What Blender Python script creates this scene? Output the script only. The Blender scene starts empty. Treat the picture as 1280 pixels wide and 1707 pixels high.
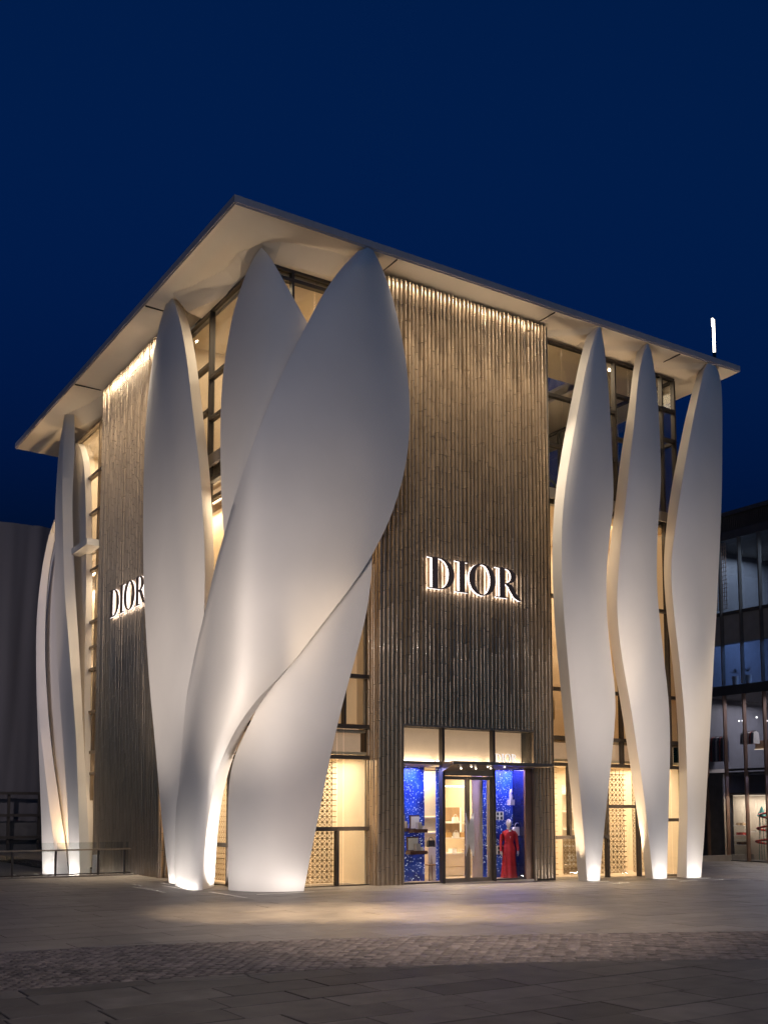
import bpy, math, random
import numpy as np
from mathutils import Vector, Matrix
random.seed(7); np.random.seed(7)
R = math.radians
C = bpy.context.scene.collection
sc = bpy.context.scene

# ------------------------------------------------------------------ camera
F, PX, HOR, XR, EYE = 1772., 640., 1348., 3400., 2.1
pitch = math.atan(175 / F); PY = HOR - 175
psi = math.atan((XR - PX) / (F / math.cos(pitch)))      # heading of the view, from +X
cam = bpy.data.cameras.new('camera'); camo = bpy.data.objects.new('camera', cam); C.objects.link(camo)
cam.sensor_fit = 'VERTICAL'; cam.sensor_height = 36; cam.lens = 36 * F / 1707
cam.shift_y = (PY - 853.5) / 1707; cam.clip_end = 2000; cam.clip_start = .1
camo.location = (0, 0, EYE); camo.rotation_euler = (math.pi / 2 + pitch, 0, psi - math.pi / 2)
sc.camera = camo
# ------------------------------------------------------------------ world
w = bpy.data.worlds.new('World'); sc.world = w; w.use_nodes = True
nt = w.node_tree; nt.nodes.clear()
sky = nt.nodes.new('ShaderNodeTexSky'); sky.sky_type = 'NISHITA'; sky.sun_disc = False
sky.sun_elevation = R(-3.5); sky.sun_rotation = R(200); sky.air_density = 1.0; sky.dust_density = .3; sky.ozone_density = 5
tint = nt.nodes.new('ShaderNodeMixRGB'); tint.blend_type = 'MULTIPLY'; tint.inputs[0].default_value = 1
tint.inputs[2].default_value = (.04, 1.55, 1.12, 1)
bg = nt.nodes.new('ShaderNodeBackground'); out = nt.nodes.new('ShaderNodeOutputWorld')
nt.links.new(sky.outputs[0], tint.inputs[1]); nt.links.new(tint.outputs[0], bg.inputs[0]); nt.links.new(bg.outputs[0], out.inputs[0])
bg.inputs[1].default_value = 1.9
SKY = bg
sc.view_settings.view_transform = 'Standard'; sc.view_settings.look = 'None'
sc.view_settings.exposure = 0; sc.view_settings.gamma = 1
sc.cycles.max_bounces = 6; sc.cycles.transparent_max_bounces = 12; sc.cycles.sample_clamp_indirect = 4
sc.cycles.sample_clamp_direct = 0; sc.cycles.caustics_reflective = False; sc.cycles.caustics_refractive = False

# ------------------------------------------------------------------ places read off the photograph, in metres
fv = np.array([math.cos(psi) * math.cos(pitch), math.sin(psi) * math.cos(pitch), math.sin(pitch)])
rv = np.array([math.sin(psi), -math.cos(psi), 0]); uv = np.cross(rv, fv); C0 = np.array([0, 0, EYE])
fh = np.array([math.cos(psi), math.sin(psi)])
def ray(x, y): return fv + rv * (x - PX) / F - uv * (y - PY) / F
def onz(x, y, z): d = ray(x, y); return C0 + d * ((z - EYE) / d[2])
def ony(x, y, Y): d = ray(x, y); return C0 + d * (Y / d[1])
def onx(x, y, X): d = ray(x, y); return C0 + d * (X / d[0])
def gz(x): return -0.0125 * max(0., x - 15.8)

# ------------------------------------------------------------------ materials
def col(c): return (c[0], c[1], c[2], 1)
def mat(name, c, rough=.6, metal=0, var=.12, scale=3, bump=.0, bscale=40, tone=0, emis=None, es=0, spec=.5, coat=0, objrand=0, aniso=None):
    m = bpy.data.materials.new(name); m.use_nodes = True; n = m.node_tree; b = n.nodes['Principled BSDF']; L = n.links
    b.inputs['Roughness'].default_value = rough; b.inputs['Metallic'].default_value = metal
    b.inputs['Specular IOR Level'].default_value = spec; b.inputs['Coat Weight'].default_value = coat
    tc = n.nodes.new('ShaderNodeTexCoord')
    nz = n.nodes.new('ShaderNodeTexNoise'); nz.inputs['Scale'].default_value = scale; nz.inputs['Detail'].default_value = 6
    src = tc.outputs['Object']
    if aniso:
        mp = n.nodes.new('ShaderNodeMapping'); mp.inputs['Scale'].default_value = aniso; L.new(src, mp.inputs[0]); src = mp.outputs[0]
    L.new(src, nz.inputs['Vector'])
    mr = n.nodes.new('ShaderNodeMapRange'); mr.inputs[1].default_value = .3; mr.inputs[2].default_value = .7
    mr.inputs[3].default_value = 1 - var; mr.inputs[4].default_value = 1 + var
    L.new(nz.outputs[0], mr.inputs[0]); f = mr.outputs[0]
    if tone:
        at = n.nodes.new('ShaderNodeAttribute'); at.attribute_name = 'tone'
        m2 = n.nodes.new('ShaderNodeMapRange'); m2.inputs[3].default_value = 1 - tone; m2.inputs[4].default_value = 1 + tone
        L.new(at.outputs['Fac'], m2.inputs[0]); mm = n.nodes.new('ShaderNodeMath'); mm.operation = 'MULTIPLY'
        L.new(f, mm.inputs[0]); L.new(m2.outputs[0], mm.inputs[1]); f = mm.outputs[0]
    if objrand:
        oi = n.nodes.new('ShaderNodeObjectInfo'); m3 = n.nodes.new('ShaderNodeMapRange')
        m3.inputs[3].default_value = 1 - objrand; m3.inputs[4].default_value = 1 + objrand
        L.new(oi.outputs['Random'], m3.inputs[0]); mm = n.nodes.new('ShaderNodeMath'); mm.operation = 'MULTIPLY'
        L.new(f, mm.inputs[0]); L.new(m3.outputs[0], mm.inputs[1]); f = mm.outputs[0]
    mx = n.nodes.new('ShaderNodeVectorMath'); mx.operation = 'SCALE'; mx.inputs[0].default_value = c[:3]
    L.new(f, mx.inputs['Scale']); L.new(mx.outputs[0], b.inputs['Base Color'])
    if bump:
        n2 = n.nodes.new('ShaderNodeTexNoise'); n2.inputs['Scale'].default_value = bscale; n2.inputs['Detail'].default_value = 5
        L.new(src, n2.inputs['Vector']); bp = n.nodes.new('ShaderNodeBump'); bp.inputs['Strength'].default_value = bump
        bp.inputs['Distance'].default_value = .01; L.new(n2.outputs[0], bp.inputs['Height']); L.new(bp.outputs[0], b.inputs['Normal'])
    if emis: b.inputs['Emission Color'].default_value = col(emis); b.inputs['Emission Strength'].default_value = es
    return m
def emit(name, c, s):
    m = bpy.data.materials.new(name); m.use_nodes = True; n = m.node_tree; n.nodes.clear()
    e = n.nodes.new('ShaderNodeEmission'); o = n.nodes.new('ShaderNodeOutputMaterial'); e.inputs[0].default_value = col(c); e.inputs[1].default_value = s
    n.links.new(e.outputs[0], o.inputs[0]); return m
def glass(name, tintc=(.93, .93, .9), refl=1.0, rough=.0):
    m = bpy.data.materials.new(name); m.use_nodes = True; n = m.node_tree; n.nodes.clear()
    t = n.nodes.new('ShaderNodeBsdfTransparent'); t.inputs[0].default_value = col(tintc)
    g = n.nodes.new('ShaderNodeBsdfGlossy'); g.inputs['Roughness'].default_value = rough
    fr = n.nodes.new('ShaderNodeLayerWeight'); fr.inputs[0].default_value = .5
    pw = n.nodes.new('ShaderNodeMath'); pw.operation = 'POWER'; pw.inputs[1].default_value = 5; n.links.new(fr.outputs['Facing'], pw.inputs[0])
    mu = n.nodes.new('ShaderNodeMath'); mu.operation = 'MULTIPLY_ADD'; mu.inputs[1].default_value = .9 * refl; mu.inputs[2].default_value = .045 * refl; mu.use_clamp = True
    mx = n.nodes.new('ShaderNodeMixShader'); o = n.nodes.new('ShaderNodeOutputMaterial')
    n.links.new(pw.outputs[0], mu.inputs[0]); n.links.new(mu.outputs[0], mx.inputs[0]); n.links.new(t.outputs[0], mx.inputs[1]); n.links.new(g.outputs[0], mx.inputs[2]); n.links.new(mx.outputs[0], o.inputs[0])
    return m
M = dict(
    petal=mat('petal_plaster', (.73, .69, .65), .62, var=.035, scale=.6, bump=.05, bscale=30, spec=.3),
    soffit=mat('soffit_panel', (.74, .66, .56), .55, var=.05, scale=.5, spec=.3),
    fascia=mat('fascia_metal', (.42, .39, .40), .5, var=.06),
    tile=mat('bronze_tile', (.345, .262, .182), .32, metal=.68, var=.12, scale=5, tone=.09, objrand=.05, bump=.2, bscale=30, coat=.25, aniso=(1, 1, .25)),
    backing=mat('tile_backing', (.05, .04, .03), .8),
    frame=mat('dark_bronze_frame', (.055, .046, .04), .45, metal=.3, var=.1),
    frame2=mat('champagne_frame', (.26, .21, .16), .4, metal=.6, var=.1),
    glass=glass('clear_glass'), dglass=glass('smoked_glass', (.62, .66, .74), 1.5), rglass=glass('railing_glass', (.86, .88, .88), 1.0),
    beige=mat('beige_plaster', (.62, .50, .36), .7, var=.06, scale=1.5),
    cream=mat('cream_wall', (.72, .62, .48), .6, var=.05, scale=1),
    blind=mat('woven_blind', (.62, .47, .29), .8, var=.1, scale=30, bump=.2, bscale=120, aniso=(1, 1, 3), emis=(1, .60, .30), es=.34), glow=mat('backlit_panel', (.72, .60, .48), .7, var=.05, emis=(1, .64, .40), es=.30),  # glow of blind and panel is put into the material, standing for backlight
    floor=mat('interior_stone', (.55, .46, .36), .35, var=.06),
    wood=mat('light_oak', (.42, .29, .17), .5, var=.15, scale=5, aniso=(1, 1, .1)),
    lattice=mat('cane_lattice', (.50, .36, .20), .55, var=.05),
    slab=mat('floor_edge', (.20, .18, .165), .6),
    granite=mat('dark_granite_slab', (.066, .059, .055), .62, var=.34, scale=2.6, tone=.2, objrand=.26, bump=.3, bscale=60),
    lgranite=mat('pale_granite_slab', (.20, .175, .155), .48, var=.16, scale=2.2, tone=.1, objrand=.1, bump=.25, bscale=50),
    cobble=mat('cobble_stone', (.105, .086, .078), .6, var=.3, scale=9, tone=.42, objrand=.4, bump=.5, bscale=50),
    joint=mat('joint_sand', (.022, .02, .019), .9, var=.2),
    pit=mat('lower_paving', (.10, .09, .08), .7, var=.2),
    strip=emit('warm_strip', (1, .80, .58), 12), strip2=emit('soft_warm_strip', (1, .74, .47), 2.2),
    letter=mat('letter_face', (.10, .075, .07), .35, metal=.5), letterlit=emit('letter_edge_light', (1, .90, .86), 1.7), halo=emit('letter_halo_light', (1, .87, .80), 12),
    white=mat('white_lacquer', (.8, .78, .74), .35, var=.03), lamp=emit('downlight', (1, .86, .68), 9),
    fabric=mat('site_sheet', (.105, .098, .108), .85, var=.2, scale=.35, bump=.4, bscale=2, aniso=(1, 1, .12)),
    dark=mat('dark_cladding', (.035, .035, .04), .5, var=.15), dark2=mat('dark_stone', (.075, .07, .07), .6, var=.2, scale=3),
    copper=mat('copper_fin', (.23, .14, .10), .4, metal=.5), grey=mat('grey_spandrel', (.16, .165, .19), .45, var=.1),
    red=mat('red_wool', (.40, .008, .016), .7, var=.15, scale=8), skin=mat('mannequin_white', (.75, .70, .66), .4, var=.02),
    brown=mat('dark_leather', (.10, .045, .03), .45, var=.3, scale=20), black=mat('black_leather', (.02, .02, .02), .4),
    redp=mat('red_paint', (.5, .04, .03), .4), green=mat('teal_paint', (.03, .18, .16), .5), navy=mat('navy_cloth', (.02, .03, .07), .8),
    gold=mat('gold_metal', (.6, .42, .2), .3, metal=.8), steel=mat('brushed_steel', (.62, .58, .53), .35, metal=.35),
    chair=mat('walnut', (.25, .14, .07), .5), pole=emit('mast_light', (1, .93, .82), 5), plant=mat('leaf_green', (.05, .09, .03), .6),
)
def star_mat():
    m = bpy.data.materials.new('starry_panel'); m.use_nodes = True; n = m.node_tree; b = n.nodes['Principled BSDF']; L = n.links
    tc = n.nodes.new('ShaderNodeTexCoord')
    nz = n.nodes.new('ShaderNodeTexNoise'); nz.inputs['Scale'].default_value = 1.6; nz.inputs['Detail'].default_value = 5; L.new(tc.outputs['Object'], nz.inputs['Vector'])
    cr = n.nodes.new('ShaderNodeValToRGB'); cr.color_ramp.elements[0].position = .35; cr.color_ramp.elements[0].color = (.008, .02, .22, 1)
    cr.color_ramp.elements[1].position = .72; cr.color_ramp.elements[1].color = (.03, .13, .75, 1); L.new(nz.outputs[0], cr.inputs[0]); L.new(cr.outputs[0], b.inputs['Base Color'])
    tot = None
    for sca, th, k in ((10, .13, 1), (19, .16, .8)):
        v = n.nodes.new('ShaderNodeTexVoronoi'); v.inputs['Scale'].default_value = sca; L.new(tc.outputs['Object'], v.inputs['Vector'])
        lt = n.nodes.new('ShaderNodeMath'); lt.operation = 'LESS_THAN'; lt.inputs[1].default_value = th; L.new(v.outputs['Distance'], lt.inputs[0])
        if tot is None: tot = lt.outputs[0]
        else:
            ad = n.nodes.new('ShaderNodeMath'); ad.operation = 'MAXIMUM'; L.new(tot, ad.inputs[0]); L.new(lt.outputs[0], ad.inputs[1]); tot = ad.outputs[0]
    ml = n.nodes.new('ShaderNodeMath'); ml.operation = 'MULTIPLY'; ml.inputs[1].default_value = 2.2; L.new(tot, ml.inputs[0])
    b.inputs['Emission Color'].default_value = (.8, .85, 1, 1); L.new(ml.outputs[0], b.inputs['Emission Strength']); b.inputs['Roughness'].default_value = .5
    return m
M['star'] = star_mat()

# ------------------------------------------------------------------ mesh builder
class MB:
    def __init__(s): s.v = []; s.f = []; s.t = []
    def add(s, vs, fs, tone=.5):
        o = len(s.v); s.v += [tuple(map(float, v)) for v in vs]; s.f += [tuple(i + o for i in f) for f in fs]; s.t += [tone] * len(fs); return s
    def box(s, x0, x1, y0, y1, z0, z1, tone=.5):
        return s.add([(x0, y0, z0), (x1, y0, z0), (x1, y1, z0), (x0, y1, z0), (x0, y0, z1), (x1, y0, z1), (x1, y1, z1), (x0, y1, z1)],
                     [(0, 3, 2, 1), (4, 5, 6, 7), (0, 1, 5, 4), (1, 2, 6, 5), (2, 3, 7, 6), (3, 0, 4, 7)], tone)
    def quad(s, a, b, c, d, tone=.5): return s.add([a, b, c, d], [(0, 1, 2, 3)], tone)
    def loft(s, rings, cap=True, tone=.5):
        n = len(rings[0]); vs = [p for r in rings for p in r]; fs = []
        for i in range(len(rings) - 1):
            for j in range(n): k = (j + 1) % n; fs.append((i * n + j, i * n + k, (i + 1) * n + k, (i + 1) * n + j))
        if cap: fs.append(tuple(range(n))[::-1]); fs.append(tuple((len(rings) - 1) * n + j for j in range(n)))
        return s.add(vs, fs, tone)
    def tube(s, pts, r, n=8, tone=.5):
        pts = [Vector(p) for p in pts]; rr = r if isinstance(r, (list, tuple)) else [r] * len(pts); rings = []
        for i, p in enumerate(pts):
            t = (pts[min(i + 1, len(pts) - 1)] - pts[max(i - 1, 0)]).normalized()
            a = t.cross(Vector((.13, .27, 1)) if abs(t.z) < .95 else Vector((1, .1, 0))).normalized(); b = t.cross(a)
            rings.append([p + (a * math.cos(2 * math.pi * k / n) + b * math.sin(2 * math.pi * k / n)) * rr[i] for k in range(n)])
        return s.loft(rings, True, tone)
    def mesh(s, name):
        me = bpy.data.meshes.new(name); me.from_pydata(s.v, [], s.f)
        a = me.attributes.new('tone', 'FLOAT', 'FACE'); a.data.foreach_set('value', s.t); me.update(); return me
    def obj(s, name, m, parent=None, smooth=None, kind=None, label=None, cat=None, group=None):
        me = s.mesh(name); me.materials.append(m)
        if smooth is not None:
            me.shade_smooth()
            me.set_sharp_from_angle(angle=R(smooth))
        o = bpy.data.objects.new(name, me); C.objects.link(o)
        if parent: o.parent = parent; o.matrix_parent_inverse = parent.matrix_world.inverted() if parent.type != 'EMPTY' else Matrix.Translation(-parent.location)
        tag(o, label, cat, group, kind); return o
def tag(o, label=None, cat=None, group=None, kind=None):
    if label: o['label'] = label
    if cat: o['category'] = cat
    if group: o['group'] = group
    if kind: o['kind'] = kind
    return o
def empty(name, loc, label, cat, group=None):
    o = bpy.data.objects.new(name, None); C.objects.link(o); o.location = loc; o.empty_display_size = .2; return tag(o, label, cat, group)
def box(name, m, parent, *a, **k): return MB().box(*a).obj(name, m, parent, **k)
def light(kind, name, loc, to, energy, c=(1, 1, 1), rot=None, **k):
    l = bpy.data.lights.new(name, kind); l.energy = energy; l.color = c
    for a, b in k.items(): setattr(l, a, b)
    o = bpy.data.objects.new(name, l); C.objects.link(o); o.location = loc
    d = Vector(to) - Vector(loc); o.rotation_euler = rot if rot is not None else ((0, 0, 0) if abs(d.x) + abs(d.y) < 1e-6 and d.z < 0 else d.to_track_quat('-Z', 'Y').to_euler()); return o

# ------------------------------------------------------------------ ground
lowx = [(-40, 10), (-6, 12.3), (0, 13.0), (3.08, 12.97), (5.42, 12.75), (8.0, 12.15), (9.95, 11.40), (12.9, 9.85), (18, 6.3), (40, -10)]
upx = [(-40, 13.5), (-6, 15.9), (0, 16.5), (3.9, 16.45), (6.28, 16.05), (9.7, 14.9), (12.8, 13.5), (15.8, 12.0), (21, 8.6), (40, -6)]
def pch(tab):
    xs = np.linspace(-40, 40, 1601); ys = np.interp(xs, [a for a, b in tab], [b for a, b in tab]); k = np.exp(-np.linspace(-2, 2, 61) ** 2); k /= k.sum()
    ys2 = np.convolve(np.pad(ys, 30, 'edge'), k, 'valid'); return lambda x: float(np.interp(x, xs, ys2))
yl, yu = pch(lowx), pch(upx)
g = MB()
xs = [-300, -60, -20, 0, 12, 15.8, 20, 30, 45, 80, 300, 900]
for i in range(len(xs) - 1):
    a, b = xs[i], xs[i + 1]
    za, zb = gz(min(a, 45)) - .03, gz(min(b, 45)) - .03
    for y0, y1 in ((-200, 33.1),) if b <= 12 else ((-200, 33.1), (33.1, 900)):
        g.quad((a, y0, za), (b, y0, zb), (b, y1, zb), (a, y1, za))
    if b == 15.8: pass
ground = g.obj('ground', M['joint'], kind='structure')
# the lower ground behind the railing
low = MB(); low.quad((-300, 33.1, -.45), (12.6, 33.1, -.45), (12.6, 900, -.45), (-300, 900, -.45)).obj('lower_terrace', M['pit'], kind='structure')

pave = MB().box(-60, 60, 33.1, 33.28, -.45, -.035).obj('pavement', M['lgranite'], kind='structure')
fore = MB().box(-20, -19, 5, 6, -.05, -.034).obj('front_pavement', M['granite'], kind='structure')
cob = MB().box(-20, -19, 13, 14, -.05, -.034).obj('cobbled_strip', M['cobble'], kind='structure')
fhx, fhy = fh
def inview(x, y, mu=60):
    d = x * fhx + y * fhy
    if d < 5: return False, d
    lat = x * rv[0] + y * rv[1]; u = PX + F * lat / d
    return -mu < u < 1280 + mu, d
def slab_piece(pts, zt=0., th=.028, bev=.006, tone=.5, mb=None, zc=None):
    mb = mb or MB(); n = len(pts); cx = sum(p[0] for p in pts) / n; cy = sum(p[1] for p in pts) / n
    def ins(p, e):
        d = math.hypot(p[0] - cx, p[1] - cy); k = max(0, 1 - e / max(d, 1e-4)); return (cx + (p[0] - cx) * k, cy + (p[1] - cy) * k)
    r0 = [(*p, gz(p[0]) - th + zt) for p in pts]; r1 = [(*p, gz(p[0]) + zt - bev) for p in pts]; r2 = [(*ins(p, bev * 1.6), gz(p[0]) + zt) for p in pts]
    fs = []
    for a in range(2):
        for j in range(n): k = (j + 1) % n; fs.append((a * n + j, a * n + k, (a + 1) * n + k, (a + 1) * n + j))
    fs.append(tuple(2 * n + j for j in range(n)))
    return mb.add(r0 + r1 + r2, fs, tone)
def lay(cells, m, parent, name, field, limit=300, smooth=None, **k):
    cells.sort(key=lambda c: c[0]); rest = MB()
    for i, (d, pts) in enumerate(cells):
        zt = random.uniform(-.0035, .0035) * k.get('rough', 1)
        kk = dict(th=k.get('th', .028), bev=k.get('bev', .006))
        if i < limit: slab_piece(pts, zt, tone=random.random(), **kk).obj(name, m, parent, smooth=smooth)
        else: slab_piece(pts, zt, tone=random.random(), mb=rest, **kk)
    if rest.v: rest.obj(field, m, parent, kind='stuff', smooth=smooth)
cells = []; gap = .008
for r_ in range(-2, 26):
    y0 = 5.0 + r_ * .62; off = random.choice([0, .31, .55, .8, .1])
    x = -4 + off
    while x < 22:
        L_ = random.choice([1.24, 1.24, .95, 1.5]); x1 = x + L_
        ok, d = inview(x + L_ / 2, y0 + .3, 260)
        q = [X_ for X_ in np.linspace(x + gap, x1 - gap, 17) if yl(X_) - .02 > y0 + .03]
        if ok and len(q) > 1 and q[-1] - q[0] > .08:
            full = yl(q[0]) > y0 + .64 and yl(q[-1]) > y0 + .64
            qs = [q[0], q[-1]] if full else q[::4] + ([q[-1]] if (len(q) - 1) % 4 else [])
            cells.append((d, [(q[0], y0 + gap), (q[-1], y0 + gap)] + [(X_, min(y0 + .62 - gap, yl(X_) - .02)) for X_ in qs[::-1]]))
        x = x1
lay(cells, M['granite'], fore, 'paving_slab', 'far_paving_slabs')
cells = []
for r_ in range(0, 44):
    y0 = 7.0 + r_ * .62; x = -4 + .6 * (r_ % 2)
    while x < 41:
        x1 = x + 1.2
        top = y0 + .62
        q = [X_ for X_ in np.linspace(x + .003, x1 - .003, 17) if yu(X_) + .02 < top - .03]
        ok, d = inview(x + .6, y0 + .3, 160)
        inb = (x > 11.8 and y0 > 25.9) or top > 33.1
        if x > 28.6: inb = y0 > 37
        if ok and not inb and len(q) > 1 and q[-1] - q[0] > .06:
            full = yu(q[0]) < y0 and yu(q[-1]) < y0
            qs = [q[0], q[-1]] if full else q[::4] + ([q[-1]] if (len(q) - 1) % 4 else [])
            cells.append((d, [(X_, max(y0 + .003, yu(X_) + .02)) for X_ in qs] + [(q[-1], top - .003), (q[0], top - .003)]))
        x = x1
lay(cells, M['lgranite'], pave, 'paving_slab', 'far_paving_slabs', bev=.003)
cells = []; nrow = 30
for i in range(-30, 190):
    x = i * .155 ; x1 = x + .155
    for j in range(nrow):
        o = .5 * (j % 2) * .155
        xa, xb = x + o, x1 + o
        ta, tb = j / nrow, (j + 1) / nrow
        ok, d = inview(xa, yl(xa) * (1 - ta) + yu(xa) * ta, 60)
        if not ok: continue
        P = lambda X, T: (X, (yl(X) + .01) * (1 - T) + (yu(X) - .01) * T)
        a, b, c_, d_ = P(xa + .006, ta), P(xb - .006, ta), P(xb - .006, tb), P(xa + .006, tb)
        cells.append((d, [(a[0], a[1] + .006), (b[0], b[1] + .006), (c_[0], c_[1] - .006), (d_[0], d_[1] - .006)]))
lay(cells, M['cobble'], cob, 'cobble', 'far_cobbles', rough=2.2, bev=.014, th=.03)

# ------------------------------------------------------------------ the building
XL, YR, XG, YG = 11.92, 24.784, 12.35, 25.30      # tiled faces and glass planes
XE, YE = 10.88, 23.975                            # roof edges
ZS = 17.67; X1, Y1 = 30.66, 46.42
B = empty('boutique_building', (12, 25, 0), 'three storey boutique wrapped in tall white petal columns under a thin flat roof', 'building')

# roof
f = MB()
f.box(XE, X1, YE, YE + .14, ZS + .035, ZS + .235); f.box(XE, XE + .14, YE + .142, Y1, ZS + .035, ZS + .235)
f.box(X1 - .14, X1, YE + .142, Y1, ZS + .035, ZS + .235); f.box(XE + .142, X1 - .142, Y1 - .14, Y1, ZS + .035, ZS + .235)
VX0, VX1, VY0, VY1 = 22.7, 26.4, 27.6, 37.0
slabm = MB()
for a in ((XE + .14, VX0, YE + .14, Y1 - .14), (VX1, X1 - .14, YE + .14, Y1 - .14), (VX0, VX1, YE + .14, VY0), (VX0, VX1, VY1, Y1 - .14)):
    slabm.box(a[0], a[1], a[2], a[3], ZS + .10, ZS + .20)
roof = slabm.obj('roof', M['fascia'], B)
f.obj('fascia', M['fascia'], roof)
lip = MB(); lip.box(XE + .03, X1 - .03, YE + .03, YE + .05, ZS - .012, ZS + .034); lip.box(XE + .03, XE + .05, YE + .052, Y1 - .03, ZS - .012, ZS + .034)
lip.obj('drip_edge', M['fascia'], roof)
ycx = [10.88, 12.2, 12.68, 13.2, 14.58, 14.8, 14.98, 15.25, 15.8, 22.3, 22.6, 23.2, 23.76, 23.9, 24.3, 25.2, 26.1, 26.3, 26.8, 28.0, 28.98, 29.2, 30.7]
ycy = [25.4, 25.15, 24.80, 24.64, 24.50, 24.35, 24.02, 24.9, 25.3, 25.3, 25.05, 24.6, 24.1, 25.1, 25.1, 24.7, 24.15, 25.1, 25.05, 24.65, 24.1, 25.0, 25.2]
xcy = [23.97, 25.1, 26.0, 27, 28.15, 29.3, 29.45, 29.9, 31.2, 37.3, 37.6, 39.5, 41.2, 41.35, 42, 43.6, 46.4]
xcx = [12.5, 12.25, 11.90, 12.0, 11.66, 11.3, 11.9, 12.25, 12.3, 12.3, 12.2, 11.95, 11.5, 12.1, 12.2, 12.4, 13.4]
def sz(x, y):
    s = min(x - float(np.interp(y, xcy, xcx)), y - float(np.interp(x, ycx, ycy)))
    e = min(x - XE, y - YE)
    o = 0
    if x < 15.5 and y < 30:                                 # the wide shallow vault over the corner
        rr = math.hypot((x - 11.15) - 3.6, (y - 24.15) - 5.2 * 0.7); o = .10 * max(0, min(1, (5.0 - rr) / 1.1))
    o *= max(0, min(1, (e - .12) / .5))
    return ZS - .03 * e - o - min(float(np.interp(x, [14.6, 16, 22], [.42, .25, .16])) if x > y - 13 else .42, .85 * max(0, s))
def grid(xa, xb, ya, yb, nx, ny, fn):
    m = MB(); X = np.linspace(xa, xb, nx); Y = np.linspace(ya, yb, ny)
    vs = [(x, y, fn(x, y)) for y in Y for x in X]
    fs = [(j * nx + i, (j + 1) * nx + i, (j + 1) * nx + i + 1, j * nx + i + 1) for j in range(ny - 1) for i in range(nx - 1)]
    return m.add(vs, fs)
so = grid(XE + .05, X1 - .05, YE + .05, YG + .4, 520, 34, sz)
so2 = grid(XE + .05, XG + .4, YG + .4, Y1 - .05, 34, 440, sz)
so.add(so2.v, so2.f)
so.box(28.75, X1 - .05, YG + .4, Y1 - .1, ZS - .06, ZS - .02)
soff = so.obj('soffit', M['soffit'], roof, smooth=9)
for x in (15.95, 21.9, 27.6):
    box('soffit_joint', M['frame'], roof, x, x + .009, YE + .06, YR + .02, ZS - .052, ZS + .0)
for y in (30.6, 37.9):
    box('soffit_joint', M['frame'], roof, XE + .06, XL - .02, y, y + .009, ZS - .06, ZS + .0)

# petals ------------------------------------------------------------
def curve(pts):
    pts = sorted(pts, key=lambda p: p[1]); u = np.array([p[0] for p in pts]); v = np.array([p[1] for p in pts])
    vs = np.arange(v[0], v[-1] + .5, 1.); us = np.interp(vs, v, u); n = len(vs)
    for it, sg in ((0, 16), (1, 12)):
        W = 3 * sg; L = 2 * us[0] - us[1:W + 1][::-1]; Rr = 2 * us[-1] - us[-W - 1:-1][::-1]
        k = np.exp(-.5 * (np.arange(-W, W + 1) / sg) ** 2); k /= k.sum(); s2 = np.convolve(np.concatenate([L, us, Rr]), k, 'valid')
        wt = np.clip((vs - v[0]) / 60., 0, 1); us = us * (1 - wt) + s2 * wt
    def fn(q):
        if q > vs[-1]: return us[-1] + (us[-1] - us[-8]) / 7 * (q - vs[-1])
        return float(np.interp(q, vs, us))
    return fn
def Ddist(u, v, cx, cy, k=.45):
    d = ray(u, v); hd = d[:2] @ fh; s = []
    if cx is not None: s.append(cx / d[0] * hd)
    if cy is not None: s.append(cy / d[1] * hd)
    if len(s) == 1: D = s[0]
    else:
        m = max(s); D = m + k * math.log(sum(math.exp((q - m) / k) for q in s))
    return C0 + d * (D / hd)
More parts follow.
